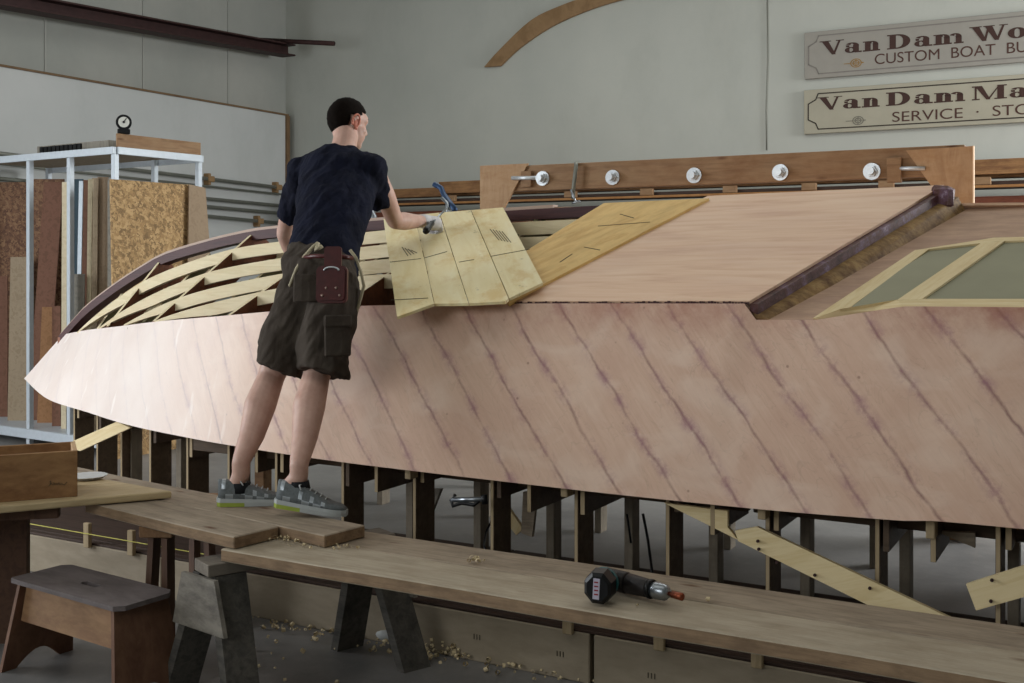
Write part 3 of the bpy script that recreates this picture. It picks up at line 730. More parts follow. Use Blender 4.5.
# bottom border along chine
p0, p1, p2, p3 = lp(813, 318, b_off), lp(840, 309, b_off), lp(898, 299.5, b_off), lp(920, 298.8, b_off)
yb = p3.y
prism('border_batten', [lp(814, 318.5, .003), lp(838, 316.8, .006), lp(902, 306.5, b_off), V((xR, 4.055, zl(xR, 4.055)+b_off)), V((xR, p3.y, zl(xR, p3.y)+b_off)), p3, p2, p1], NL, .012, 'cream', boat, ax=(1, 0, 0))
lq('olive_panel', [(850, 308), (897, 301), (981, 243), (928, 249)], 'green', g_off, .012, (1, 0, 0))
g1, g2 = lp(918, 299.5, g_off), lp(1003, 241, g_off)
prism('olive_panel', [g1, V((1.98, g1.y, zl(1.98, g1.y)+g_off)), V((1.98, g2.y, zl(1.98, g2.y)+g_off)), g2], NL, .012, 'green', boat, ax=(1, 0, 0))
prism('cross_batten', [V((.62, g1.y, zl(.62, g1.y)+b_off)), V((.72, g1.y, zl(.72, g1.y)+b_off)), V((1.0, g2.y, zl(1.0, g2.y)+b_off)), V((.9, g2.y, zl(.9, g2.y)+b_off))], NL, .01, 'cream', boat, ax=(.3, 1, 0))
# far side of the bottom
prism('far_bottom_sheet', [V((-2.9, YC, 1.875)), V((2, YC, 1.80)), V((2, 2*YC-4.07, 1.36)), V((-2.9, 2*YC-4.07, 1.38))], (0, .38, 1), .012, 'sheet', boat, ax=(1, 0, 0))
# loose strips
def strip(name, pts, off, th, mat, label, ax, group=None, edge=None):
    P = [sp(px, py, off) for px, py in pts]
    o = prism(name, P, NA, th, mat, ax=sp(*ax[1], off)-sp(*ax[0], off)); return tag(o, label, 'plywood strip', group)
strip('plywood_strip', [(542.6, 283), (507, 303), (708.5, 198.3), (604, 203), (528, 249.5)][:0] or [(508.5, 302), (709, 198.2), (604, 203), (524, 252), (490, 285)], .026, .02, 'yellow', 'darker yellow plywood strip laid diagonally from the keel against the big pale sheet', ((505, 303), (709, 198)))
L0 = [(383.5, 219), (414.5, 215.5), (434, 303.5), (397, 316.8)]
L1 = [(415.2, 215.4), (439, 212.6), (468.5, 303.2), (434.6, 303.6)]
L2 = [(439.8, 212.5), (470.5, 210.0), (508.5, 298.5), (505, 301.3), (469.2, 303.2)]
L3 = [(471.2, 210.0), (503, 207.4), (542.8, 282.5), (509.2, 298.2)]
offs = (.062, .056, .060, .054)
labs = ('pale plywood strip under the white glove, its lower corner hanging over the chine', 'pale plywood strip second from the white glove side, narrow with a yellow stain',
        'pale plywood strip with knotty brown edges, third from the man', 'pale plywood strip farthest from the man, marked with a row of pencil strokes')
for q, of, lb in zip((L0, L1, L2, L3), offs, labs):
    o = strip('plywood_strip', q, of, .012, 'strip', lb, (q[0], q[-1]))
# pencil marks as sub geometry on strips
strips = [o for o in C.objects if o.name.startswith('plywood_strip')]
def pencil(px0, py0, px1, py1, off, parent, w=.004):
    a, b = sp(px0, py0, off+.0012), sp(px1, py1, off+.0012); return beam('pencil_mark', a, b, w, .0012, 'pencil', parent, up=NA, bev=0)
for k in range(5): pencil(490+k*3.0, 229+k*.6, 499+k*3.0, 240+k*.6, .054, strips[4], .003)
pencil(476, 259, 530, 249, .054, strips[4]); pencil(459, 262, 474, 259.5, .06, strips[3]); pencil(424, 258, 447, 251.5, .056, strips[2]); pencil(390, 262, 421, 258.5, .062, strips[1])
pencil(391, 300, 428, 298, .062, strips[1]); 
for k in range(4): pencil(402+k*3, 247+k, 408+k*3, 256-k, .062, strips[1], .003)
pencil(598, 226, 650, 222, .026, strips[0]); pencil(584, 247, 600, 250, .026, strips[0]); pencil(560, 262, 572, 254, .026, strips[0]); pencil(620, 214, 634, 218, .026, strips[0])
# ------------------------------------------------------------------ jig
jig = empty('building_jig', (-2.6, YC, 0), 'timber building jig of posts and cross pieces on a low plywood box carrying the hull', 'jig')
ZBOX = .2
def shY(x): return ip(sub(sheer, 10), x, 1)
sh_d = sub(sheer, 10)
def bline(y0, y1): pass
wbx = [(-7.4, -4.0), (-4.0, -1.78), (-1.77, 2.0)]
YB0 = 3.8
for a, b in wbx:
    wbox('base_box', (a+.004, YB0, 0), (b-.004, YB0+.9, ZBOX-.012), 'base', jig, .004)
for a, b in ((-7.4, -2.6), (-2.6, 2.0)):
    wbox('base_rail', (a+.002, YB0+.005, ZBOX-.012), (b-.002, YB0+.045, ZBOX), 'lumberdark', jig)
    wbox('base_shade_lid', (a+.002, YB0+.05, ZBOX-.012), (b-.002, YB0+.9, ZBOX), 'lumberdark', jig)  # dark lid added to stand for the shade inside the open box
def postY(x):
    y = shY(x)+.1 if x < -3.9 else 4.05
    return max(y, 4.05)
def post(x, y, z0, z1, w=.017, dpt=.15, mat='post', lite=True):
    bm = bmesh.new(); box(bm, (0, 0, 0), (w, dpt, z1-z0), .002)
    for f in bm.faces:
        if lite and f.normal.y < -.9: f.material_index = 1
    return obj('post', bm, [mat, 'postlite'], jig, Matrix.Translation((x, y+dpt/2, (z0+z1)/2)))
ks = [-.40-.39*k for k in range(-5, 16)]
for i, x in enumerate(ks):
    y0 = postY(x)+.0; half = YC-y0
    if half < .3: continue
    zlow = 0 if y0 > YB0+.75 else ZBOX
    ztop = min(ip(ch_d, x, 2)-.12, 1.25)
    post(x, y0, zlow, .74 if i % 3 == 1 else .95)
    if half > .75: post(x-.0, 4.58, ZBOX, 1.2, .04, .08, 'post2', False)
    if half > .6 and i % 2: post(x, 5.95, 0, 1.2, .04, .09, 'post2', False)
    # cross piece
    zc = .60+.05*((i*7) % 3)/2
    bm = bmesh.new(); box(bm, (0, 0, 0), (.02, 2*(half)-.0, .12), .001)
    for f in bm.faces:
        if f.normal.y < -.9 and i % 2: f.material_index = 1
    obj('cross_piece', bm, ['jigply', 'postlite'], jig, Matrix.Translation((x+.031, YC-.005+.01*(i % 3), zc+.03)))
    if x > -4.5 and i % 2 == 0:
        bm = bmesh.new(); s = .32+.1*((i*5) % 3); box(bm, (0, 0, 0), (.018, s, .17), .001)
        for f in bm.faces:
            if f.normal.y < -.9: f.material_index = 1
        obj('cleat', bm, ['jigply', 'postlite'], jig, Matrix.Translation((x+.19, shY(x)+.09+s/2, .645)))
# ribbands tie the posts lengthways under the sheer
wbox('ribband', (-4.2, 4.20, .62), (-1.3, 4.235, .70), 'jigply', jig); wbox('ribband', (-1.28, 4.20, .62), (2, 4.235, .70), 'jigply', jig)
for x in (-2.75, -2.0, -1.2, -.62, .1):
    wbox('gusset_block', (x, 3.99, .645), (x+.03, 4.05, .73), 'postlite', jig)
def brace(pts, Y, mat='pine', th=.02):
    P = [at(px, py, y=Y) for px, py in pts]; return prism('brace', P, (0, -1, 0), th, mat, jig, ax=(P[1]-P[0]))
yb_ = 4.0
brace([(664, 503), (688, 506), (727.5, 511), (727.5, 527), (738, 540)], 4.02)
brace([(735, 531), (757, 527), (952, 619), (940, 621), (890, 616), (738, 541)], 3.99)
q = [at(px, py, y=4.0) for px, py in ((966, 584.5), (1024, 566), (1130, 532), (1137, 560), (1024, 597), (976, 610.5))]
prism('brace', q, (0, -1, 0), .02, 'pine', jig, ax=q[1]-q[0])
brace([(62, 446), (117, 421.5), (130, 428), (80, 451)], 4.4)
for px, py, Y in ((758, 541, 3.985), (759, 549, 3.985), (777, 562, 3.985), (870, 588, 3.985), (991, 601, 3.995), (992, 580, 3.995), (815, 575, 3.985)):
    q = at(px, py, y=Y); bm = bmesh.new(); tube(bm, [q, q+V((0, -.006, 0))], .006, 8); obj('screw_head', bm, 'rust', jig)
# offcut panels hanging under the hull and small blocks along the base rail
prism('hanging_gusset', [at(px, py, y=4.3) for px, py in ((523, 492), (537, 492), (532, 537), (521, 533))], (0, -1, 0), .02, 'grey_timber', jig)
prism('hanging_gusset', [at(px, py, y=4.5) for px, py in ((504, 520), (509, 509), (523, 529), (516, 535))], (0, -1, 0), .02, 'cream', jig)
prism('hanging_gusset', [at(px, py, y=4.25) for px, py in ((424, 489), (441, 489), (432, 512), (424, 512))], (0, -1, 0), .02, 'gusset_old', jig)
prism('hanging_gusset', [at(px, py, y=4.15) for px, py in ((935, 531), (975, 533), (975, 548))], (0, -1, 0), .02, 'grey_timber', jig)
# small pale blocks between plank and box
for px in (401, 567, 658.5, 756.5):
    q = at(px, 262+330, y=YB0-.02); wbox('rail_block', (q.x-.02, YB0-.022, ZBOX-.02), (q.x+.02, YB0+.0, ZBOX+.09), 'postlite', jig)
for px in (86, 130):
    q = at(px, 520, y=YB0-.02); wbox('rail_block', (q.x-.02, YB0-.022, ZBOX-.02), (q.x+.02, YB0+.0, ZBOX+.1), 'postlite', jig)
# pencil stamps on the base box
for px, py in ((474, 639), (557, 656), (648, 678)):
    q = at(px, py, y=YB0-.002)
    for k in range(3): beam('stamp_mark', q+V((k*.013, 0, 0)), q+V((k*.013, 0, .02)), .003, .002, 'pencil', jig, up=(0, -1, 0), bev=0)
s_ = tag(tubeobj('string_line', [V((-5.6, YB0-.03, ZBOX+.055)), V((1.9, YB0-.03, ZBOX+.04))], .0022, 'string', seg=6), 'taut yellow string line running just above the low plywood box', 'string')
# cords hanging under the hull
tag(tubeobj('hanging_cord', [p(499, 497, 4.3), p(497, 510, 4.3), p(486, 532, 4.25), p(484, 545, 4.1), p(486, 551, 4.0)], .005, 'black', seg=6), 'thin black cord hanging below the hull beside the black clamp', 'cord')
tag(tubeobj('hanging_cord', [p(643, 514, 4.3), p(648, 540, 4.25), p(651, 562, 4.2), p(653, 580, 4.0)], .006, 'black', seg=6), 'black cord hanging down to the plank behind the cordless drill', 'cord')
tag(tubeobj('hanging_cord', [p(627, 514, 4.4), p(629, 528, 4.4), p(631, 543, 4.4)], .005, 'black', seg=6), 'short black cord end hanging under the hull left of the longer cord', 'cord')
e = empty('bar_clamp', p(466, 500, 3.98), 'black screw clamp fastened under the hull edge in the shadow', 'clamp')
tubeobj('screw', [p(452, 500, 3.97), p(485, 499, 3.97)], .010, 'steel', e); tubeobj('jaw', [p(455, 495, 3.97), p(451, 500, 3.97), p(453, 506, 3.97), p(462, 503, 3.97), p(474, 505, 3.97), p(480, 500, 3.97)], .008, 'black', e); tubeobj('handle', [p(484, 495, 3.97), p(485, 504, 3.97)], .013, 'black', e)
# ------------------------------------------------------------------ planks of the staging
lx0, lx1 = -2.87, 1.6
zt_ = .55
def plankobj(a, b, w, t, ztop, mat, label, name='scaffold_plank'):
    a = V((a[0], a[1], ztop-t/2)); b = V((b[0], b[1], ztop-t/2)); L = (b-a).length; bm = bmesh.new()
    n = 16; box(bm, (0, 0, 0), (L, w, t), .004)
    bmesh.ops.subdivide_edges(bm, edges=[e_ for e_ in bm.edges if abs(e_.verts[0].co.x-e_.verts[1].co.x) > L*.5], cuts=n, use_grid_fill=True)
    ph = random.random()*9
    for f in bm.faces:
        if abs(f.normal.z) < .6: f.material_index = 1
    for v_ in bm.verts:
        v_.co.y += .003*math.sin(v_.co.x*5+ph)*(1 if v_.co.y > 0 else -1); 
    return tag(obj(name, bm, [mat, 'plankshade'], None, frame((a+b)/2, b-a)), label, 'plank', 'worn planks of the staging')
plankobj((lx0, 3.125), (lx1, 3.115), .24, .045, zt_, 'tan_timber', 'long low worn plank nearest the camera with the cordless drill on it')
plankobj((lx0+.15, 3.36), (lx1+.1, 3.35), .222, .045, zt_, 'grey_timber', 'long low worn plank on the hull side, next to the drill plank')
k_ = math.tan(math.radians(8.6))
def up_pl(xr, y_r, xl, w, mat, label): 
    return plankobj((xl, y_r+(xr-xl)*k_), (xr, y_r), w, .045, .597, mat, label)
up_pl(-2.80, 3.117, -3.75, .205, 'grey_timber', 'short upper grey plank with a split end, in front of the shoes')
up_pl(-2.53, 3.29, -4.75, .205, 'grey_timber', 'upper plank the man stands on, ending beside his right shoe')
# ------------------------------------------------------------------ sawhorses
def sawhorse(a, b, ztop, lw, spread, label, mats=('cap', 'darkgrey', 'gusset_old'), gus_=True):
    a, b = V((*a, 0)), V((*b, 0)); d = (b-a).normalized(); s = V((.985, -.17, 0)); e = empty('sawhorse', (a+b)/2, label, 'sawhorse')
    beam('top_rail', a+V((0, 0, ztop-.022)), b+V((0, 0, ztop-.022)), .13, .044, mats[0], e)
    for P, sg in ((a+d*.07, 1), (b-d*.07, -1)):
        for q in (1, -1):
            top = P+s*q*.045+V((0, 0, ztop-.046)); bot = P+s*q*spread-d*sg*.035
            nrm = (bot-top).cross(d)
            bm = bmesh.new(); u_ = (bot-top).normalized(); w2 = d*(lw/2); t2 = s*.019
            vs = []
            for base in (top, bot):
                for aa, bb in ((-1, -1), (1, -1), (1, 1), (-1, 1)): vs.append(bm.verts.new(base+w2*aa+t2*bb))
            for f in ((0, 1, 2, 3), (7, 6, 5, 4), (0, 4, 5, 1), (1, 5, 6, 2), (2, 6, 7, 3), (3, 7, 4, 0)): bm.faces.new([vs[k] for k in f])
            bmesh.ops.translate(bm, verts=bm.verts, vec=-(top+bot)/2)
            obj('leg', bm, mats[1], e, Matrix.Translation((top+bot)/2))
        o_ = P-d*sg*(lw/2+.024); zl_, zh = ztop*.52, ztop-.05
        f_ = lambda z: .082+(spread-.045)*(1-z/ztop)+.0
        pts = [o_+s*f_(zl_)+V((0, 0, zl_)), o_+s*f_(zh)+V((0, 0, zh)), o_-s*f_(zh)+V((0, 0, zh)), o_-s*f_(zl_)+V((0, 0, zl_))]
        if gus_: prism('end_gusset', pts, -d*sg, .016, mats[2], e, ax=s)
    return e
sawhorse((-2.93, 2.97), (-2.62, 3.68), .504, .12, .19, 'dark weathered sawhorse nearest the camera with a stained plywood end gusset')
sawhorse((-3.33, 3.13), (-3.62, 3.70), .551, .09, .07, 'brown sawhorse under the upper planks behind the step stool', ('fir', 'brownleg', 'brownleg'), False)
sawhorse((.55, 2.9), (.65, 3.6), .504, .12, .2, 'sawhorse under the far right end of the long planks')
# ------------------------------------------------------------------ bench top left with box
ZT = .632
f0 = at(172, 491, z=ZT); f1 = at(0, 506, z=ZT); bk = at(100, 478, z=ZT); dd_ = (f1-f0).normalized()
P = [f0, bk, bk+dd_*1.6, f0+dd_*1.6+(f1-f0)*.0]
bench = empty('work_bench', (P[0]+P[2])/2*1.0, 'low bench with a rounded pale wooden top holding the stained wooden box', 'bench')
bench.location.z = 0
top = prism('bench_top', P, (0, 0, 1), .03, 'bench', bench, ax=dd_)
bv = top.modifiers.new('b', 'BEVEL'); bv.width = .006; bv.segments = 2
q = at(22, 640, z=0); wd = V((-dd_.y, dd_.x, 0))
lg = at(20, 545, d=4.75)
c0 = bk+dd_*.42-V((0, 0, .03)); 
# panel leg and rail below
lc = V((-4.16, 3.02, 0)); rt = V((.42, .9, 0)).normalized()
prism('bench_leg', [V((-4.02, 3.08, 0)), V((-4.52, 2.72, 0)), V((-4.52, 2.72, ZT-.03)), V((-4.02, 3.08, ZT-.03))], (.58, -.81, 0), .05, 'brownleg', bench, ax=(0, 0, 1))
r0 = at(62, 526, z=ZT-.05)
beam('bench_rail', V((-3.78, 3.05, ZT-.055)), V((-4.6, 2.35, ZT-.055)), .05, .045, 'brownleg', bench)
# wooden box
a = at(77.5, 496.5, z=ZT); b = at(0, 502.5, z=ZT); dx = (b-a).normalized(); dy = V((dx.y, -dx.x, 0))
if dy.x > 0: dy = -dy
Hb = .185; tb_ = empty('wooden_box', a+dx*.25, 'open stained wooden box with handwriting on its front standing on the low bench', 'box')
Lb, Wb = .55, .26; tbk = .018
def bxp(u0, u1, w0, w1, z0, z1, name, mat):
    c = a+dx*(u0+u1)/2+dy*(w0+w1)/2+V((0, 0, (z0+z1)/2)); bm = bmesh.new(); box(bm, (0, 0, 0), (u1-u0, w1-w0, z1-z0), .002)
    return obj(name, bm, mat, tb_, frame(c, dx) if frame(c, dx).col[1].xyz.dot(dy) > 0 else frame(c, dx))
bxp(0, Lb, 0, tbk, .0, Hb, 'front_panel', 'box'); bxp(0, Lb, Wb-tbk, Wb, 0, Hb, 'back_panel', 'box'); bxp(0.0, tbk, tbk+.0005, Wb-tbk-.0005, .012, Hb, 'side_panel', 'boxrim'); bxp(Lb-tbk, Lb, tbk+.0005, Wb-tbk-.0005, .012, Hb, 'side_panel', 'box'); bxp(tbk, Lb-tbk, tbk, Wb-tbk, .002, .012, 'bottom_panel', 'box')
def scr(pts, w=.003):
    P = [a+dx*u-dy*.001+V((0, 0, z)) for u, z in pts]
    bm = bmesh.new(); tube(bm, P, w/2, 5); return bm
hw = [(.075, .068), (.08, .072), (.078, .055), (.072, .05), (.082, .062), (.088, .052), (.092, .065), (.096, .053), (.1, .06), (.104, .052), (.11, .062), (.114, .053), (.12, .058), (.13, .05), (.14, .062)]
hw = [(.05+(.14-u)*1.0, z) for u, z in hw][::-1]
obj('handwriting', scr([(u-.01, z) for u, z in hw], .0022), 'pencil', tb_)
# white disc (saw blade) behind box
q = at(88, 477.5, z=ZT+.008); bm = bmesh.new(); n = 40
top_ = [bm.verts.new((math.cos(2*math.pi*k/n)*(.085 if k % 2 else .08), math.sin(2*math.pi*k/n)*(.085 if k % 2 else .08), .006)) for k in range(n)]
bot_ = [bm.verts.new((v_.co.x*.8, v_.co.y*.8, -.006)) for v_ in top_]
bm.faces.new(top_); bm.faces.new(bot_[::-1])
for k in range(n): bm.faces.new((top_[k], top_[(k+1) % n], bot_[(k+1) % n], bot_[k]))
tag(obj('shallow_dish', bm, 'white', None, Matrix.Translation(q+V((-.02, .015, .0)))), 'shallow white dish on the low bench right behind the stained wooden box', 'dish')
# ------------------------------------------------------------------ step stool
st = [V((-3.87, 2.93, 0)), V((-3.24, 2.85, 0))]
c = V((-3.455, 2.93, 0)); dr = (V((-3.17, 2.83, 0))-V((-3.81, 2.89, 0))).normalized(); nr = V((-dr.y, dr.x, 0)); zs = .36
stool = empty('step_stool', c, 'small wooden step stool with a hand slot in its dark top, on the floor', 'stool')
MS = frame(c, dr)
L2, W2 = .335, .125
bm = bmesh.new(); out = [(-L2, -W2+.01), (-L2+.01, -W2), (L2-.03, -W2), (L2, -W2+.03), (L2, W2-.03), (L2-.03, W2), (-L2+.03, W2), (-L2, W2-.03)]
slot = [(-.045+.0, -.016), (.045, -.016), (.055, 0), (.045, .016), (-.045, .016), (-.055, 0)]
def ringface(bm, z):
    o_ = [bm.verts.new((x, y, z)) for x, y in out]; s2 = [bm.verts.new((x, y, z)) for x, y in slot]
    es = [bm.edges.new((o_[i], o_[(i+1) % len(o_)])) for i in range(len(o_))]+[bm.edges.new((s2[i], s2[(i+1) % len(s2)])) for i in range(len(s2))]
    bmesh.ops.triangle_fill(bm, edges=es, use_beauty=True); return o_, s2
o1, s1 = ringface(bm, zs); o2, s2 = ringface(bm, zs-.018)
for A_, B_ in ((o1, o2), (s1, s2)):
    for i in range(len(A_)): bm.faces.new((A_[i], A_[(i+1) % len(A_)], B_[(i+1) % len(A_)], B_[i]))
obj('top_board', bm, 'stooltop', stool, MS)
for sg in (-1, 1):
    x0, x1 = sg*(L2-.05), sg*(L2+.015); n = 10
    prof = [(-W2+.01, zs-.019), (-W2-.03, 0), (-W2+.03, 0)]+[(-W2+.03+(2*W2-.06)*k/n, .0+.06*math.sin(math.pi*k/n)) for k in range(1, n)]+[(W2-.03, 0), (W2+.03, 0), (W2-.01, zs-.019)]
    bm = bmesh.new(); A_ = []; B_ = []
    for y, z in prof:
        t = 1-z/zs; xx = x0+(x1-x0)*t; A_.append(bm.verts.new((xx-.009, y, z))); B_.append(bm.verts.new((xx+.009, y, z)))
    bm.faces.new(A_); bm.faces.new(B_[::-1])
    for i in range(len(A_)): bm.faces.new((A_[i], A_[(i+1) % len(A_)], B_[(i+1) % len(A_)], B_[i]))
    obj('side_panel', bm, 'stoolside', stool, MS)
for y, nm in ((-W2+.035, 'front_apron'), (W2-.035, 'rear_apron')):
    bm = bmesh.new(); zt2, zb2 = zs-.02, zs-.165; h0, h1 = L2-.06, L2-.035
    vs = [V((-h0, y, zt2)), V((h0, y, zt2)), V((h1, y-.01*(1 if y < 0 else -1), zb2)), V((-h1, y-.01*(1 if y < 0 else -1), zb2))]
    a_ = [bm.verts.new(v_) for v_ in vs]; b_ = [bm.verts.new(v_+V((0, .016, 0))) for v_ in vs]; bm.faces.new(a_); bm.faces.new(b_[::-1])
    for i in range(4): bm.faces.new((a_[i], a_[(i+1) % 4], b_[(i+1) % 4], b_[i]))
    obj(nm, bm, 'stool', stool, MS)
# ------------------------------------------------------------------ cordless drill
dr_o = empty('cordless_drill', V((-1.42, 3.12, .55)), 'cordless drill with black battery and copper bit lying on the long plank', 'drill')
bc = at(597, 584.5, d=3.34); bc.z = .55+.055
fw = V((.15, -1, .0)).normalized()       # battery face direction
m = frame(bc, V((1, .15, 0)), -fw)        # local z away from the camera
bm = bmesh.new(); R = []
prof = [(.0, .036), (.008, .046), (.05, .05), (.07, .044), (.078, .03)]
oct_ = [(math.cos(math.radians(22.5+45*k)), math.sin(math.radians(22.5+45*k))) for k in range(8)]
for z, r in prof: R.append([bm.verts.new((r*x*.98, r*y*1.08, z)) for x, y in oct_])
for i in range(len(R)-1):
    for k in range(8): bm.faces.new((R[i][k], R[i][(k+1) % 8], R[i+1][(k+1) % 8], R[i+1][k]))
bm.faces.new(R[0][::-1]); bm.faces.new(R[-1]); obj('battery', bm, 'black', dr_o, m)
bm = bmesh.new(); box(bm, (-.002, 0, -.0015), (.02, .062, .002)); obj('battery_sticker', bm, 'sticker', dr_o, m @ Matrix.Rotation(.05, 4, 'Z'))
bm = bmesh.new()
for yy in (-.02, -.008, .004, .016): box(bm, (-.002, yy, -.003), (.012, .004, .001))
obj('sticker_print', bm, 'red', dr_o, m)
hb = bc-fw*.078
gx = at(645, 583, d=3.45); gx.z = .59; body0 = V((hb.x-.012, hb.y+.10, .586)); tipd = (at(668, 586, d=3.36)-body0); tipd.z = 0; tipd.normalize()
bm = bmesh.new(); tube(bm, [hb+fw*.01, hb-fw*.02, body0+V((.012, .0, 0))], [.036, .026, .025], 12); obj('grip', bm, 'drillbody', dr_o, smooth=True)
bm = bmesh.new(); tube(bm, [hb+fw*.012, hb-fw*.004], .046, 14); obj('battery_collar', bm, 'teal', dr_o, smooth=False)
bm = bmesh.new(); tube(bm, [body0-tipd*.055, body0-tipd*.045, body0+tipd*.05, body0+tipd*.055], [.024, .032, .033, .030], 16); obj('motor_housing', bm, 'drillbody', dr_o, smooth=True)
bm = bmesh.new(); tube(bm, [body0+tipd*.056, body0+tipd*.06, body0+tipd*.13, body0+tipd*.14], [.026, .031, .028, .024], 16); obj('gear_case', bm, 'drillbody', dr_o, smooth=True)
bm = bmesh.new(); tube(bm, [body0+tipd*.14, body0+tipd*.15, body0+tipd*.152], [.03, .03, .026], 16); obj('torque_ring', bm, 'black', dr_o, smooth=True)
bm = bmesh.new(); tube(bm, [body0+tipd*.152, body0+tipd*.165, body0+tipd*.20, body0+tipd*.212], [.022, .027, .024, .014], 16); obj('chuck', bm, 'steel', dr_o, smooth=True)
bm = bmesh.new(); tube(bm, [body0+tipd*.21, body0+tipd*.255], .007, 8); tube(bm, [body0+tipd*.225, body0+tipd*.262, body0+tipd*.264], [.011, .012, .008], 8); obj('drill_bit', bm, 'copper', dr_o, smooth=True)
# ------------------------------------------------------------------ shavings and floor bits
def curls(name, c, n, sx, sy, sz, label, kind='stuff', r=.012):
    bm = bmesh.new()
    for _ in range(n):
        o = V((random.gauss(0, sx), random.gauss(0, sy), 0)); h = sz*math.exp(-(o.x/sx)**2/2-(o.y/sy)**2/2)*random.random(); o.z = .003+h; ax = random.uniform(0, 6.28); rr = r*random.uniform(.3, .9); tl = random.uniform(-.6, .6); w = rr*random.uniform(.5, 1.0); turns = random.uniform(.6, 1.4); m_ = 7; prev = None
        mt = Matrix.Translation(c+o+V((0, 0, rr))) @ Matrix.Rotation(ax, 4, 'Z') @ Matrix.Rotation(tl, 4, 'X')
        for k in range(m_+1):
            t = k/m_*turns*2*math.pi; q = rr*(1-.2*k/m_)
            v1_ = bm.verts.new(mt @ V((q*math.cos(t), -w, max(q*math.sin(t), -rr*.9)))); v2_ = bm.verts.new(mt @ V((q*math.cos(t), w, max(q*math.sin(t), -rr*.9))))
            if prev: bm.faces.new((prev[0], v1_, v2_, prev[1]))
            prev = (v1_, v2_)
    return tag(obj(name, bm, 'chips'), label, 'shavings', None, kind)
curls('wood_shavings', at(445, 655, z=0), 70, .09, .07, .05, 'heap of curly shavings on the floor beside the sawhorse leg')
curls('wood_shavings', at(395, 636, z=0)+V((0, -.05, 0)), 60, .14, .06, .03, 'loose shavings on the floor between the sawhorse legs')
curls('wood_shavings', at(290, 626, z=0)+V((0, -.06, 0)), 90, .45, .05, .01, 'thin drift of shavings along the foot of the plywood box')
curls('wood_shavings', at(95, 566, z=0), 60, .3, .07, .02, 'shavings on the floor behind the step stool')
curls('wood_shavings', at(520, 668, z=0), 50, .2, .05, .02, 'shavings on the floor right of the curly heap')
curls('wood_shavings', at(290, 640, z=0)+V((.1, -.2, 0)), 20, .35, .2, .0, 'stray shavings scattered on the dark floor')
curls('wood_shavings', at(290, 540, z=.552), 110, .14, .035, .006, 'yellow shavings and dust on the long plank at the end of the upper planks', r=.006)
cl = curls('shaving_curl', at(475, 563, z=.552), 12, .014, .010, .012, 'pale curled shaving lying on the long plank between man and drill', 'thing', .012); cl['category'] = 'shaving'
for px, py, lb in ((708, 602, 'tiny wood chip on the plank right of the drill bit'), (637, 607, 'tiny wood chip on the plank below the drill')):
    o = curls('wood_chip', at(px, py, z=.551), 2, .004, .004, .0, lb, 'thing', .008); o['category'] = 'wood chip'
q0, q1 = at(367, 627, z=.03), at(392, 637, z=.03)
tag(tubeobj('white_tube', [q0, q1], .028, 'white', seg=16), 'short white plastic tube lying on the floor behind the sawhorse legs', 'tube')
# ------------------------------------------------------------------ storage rack at left
rk = V((-7.05, 6.45, 0)); rk.xy = at(115, 148, d=9.1).xy; an = math.radians(4)
ex = V((-math.cos(an), math.sin(an), 0)); ey = V((math.sin(an), math.cos(an), 0)); zR = at(115, 147, d=9.1).z; zB = at(60, 436, d=9.3).z
rack = empty('storage_rack', (rk.x-.9, rk.y+.5, 0), 'white steel storage rack holding upright sheets and boards on the left', 'rack')
RL, RD = 2.15, .87
def rp(u, w, z): return rk+ex*u+ey*w+V((0, 0, z))
def rs(px, w=0):
    u_ = (px-512)/F; dl = rk+ey*w
    lat0, dep0 = dl.x*CS+dl.y*SN, -dl.x*SN+dl.y*CS; la, de = ex.x*CS+ex.y*SN, -ex.x*SN+ex.y*CS
    return (u_*dep0-lat0)/(la-u_*de)
us = [0, rs(70.5), rs(30), RL]
for u in us:
    for w in (0, RD): 
        beam('upright', rp(u, w, 0), rp(u, w, zR), .045, .045, 'whitemetal', rack, up=ey)
for w in (0, RD):
    beam('top_rail', rp(-.022, w-.03*(1 if w == 0 else -1), zR-.03), rp(RL, w-.03*(1 if w == 0 else -1), zR-.03), .02, .06, 'whitemetal', rack)
    beam('bottom_rail', rp(-.022, w-.035*(1 if w == 0 else -1), zB-.04), rp(RL, w-.035*(1 if w == 0 else -1), zB-.04), .02, .08, 'whitemetal', rack)
for z in (zR-.03, zB-.04):
    beam('end_rail', rp(-.035, 0, z), rp(-.035, RD, z), .02, .06, 'whitemetal', rack)
prism('bottom_deck', [rp(0, -.02, zB), rp(RL, -.02, zB), rp(RL, RD, zB), rp(0, RD, zB)], (0, 0, 1), .02, 'whitemetal', rack)
prism('top_deck', [rp(.03, .02, zR+.008), rp(RL, .02, zR+.008), rp(RL, RD, zR+.008), rp(.03, RD, zR+.008)], (0, 0, 1), .02, 's_tan', rack)
beam('header_board', rp(-.02, .0, zR+.055), rp(-.02, RD, zR+.055), .02, .11, 'fir', rack, label='orange brown board on edge above the end rail')
q = rp(.42, -.0, zR+.02)
# slotted black strip lying on the rack
ua, ub = rs(60), rs(18)
e = empty('slotted_tray', rp((ua+ub)/2, .3, zR+.02), 'pale board with a row of black slots lying on top of the storage rack', 'tray')
pl = [rp(ua-.35, .22, zR+.10), rp(ub+.05, .22, zR+.10), rp(ub+.05, .6, zR+.10), rp(ua-.35, .6, zR+.10)]; prism('tray', pl, (0, 0, 1), .075, 's_grey', e)
for k in range(10):
    c_ = rp(ua+(ub-ua)*(k+.5)/10, .212, zR+.065); bm = bmesh.new(); box(bm, (0, 0, 0), ((ub-ua)/10*.75, .014, .05)); obj('black_slot', bm, 'black', e, frame(c_, ex))
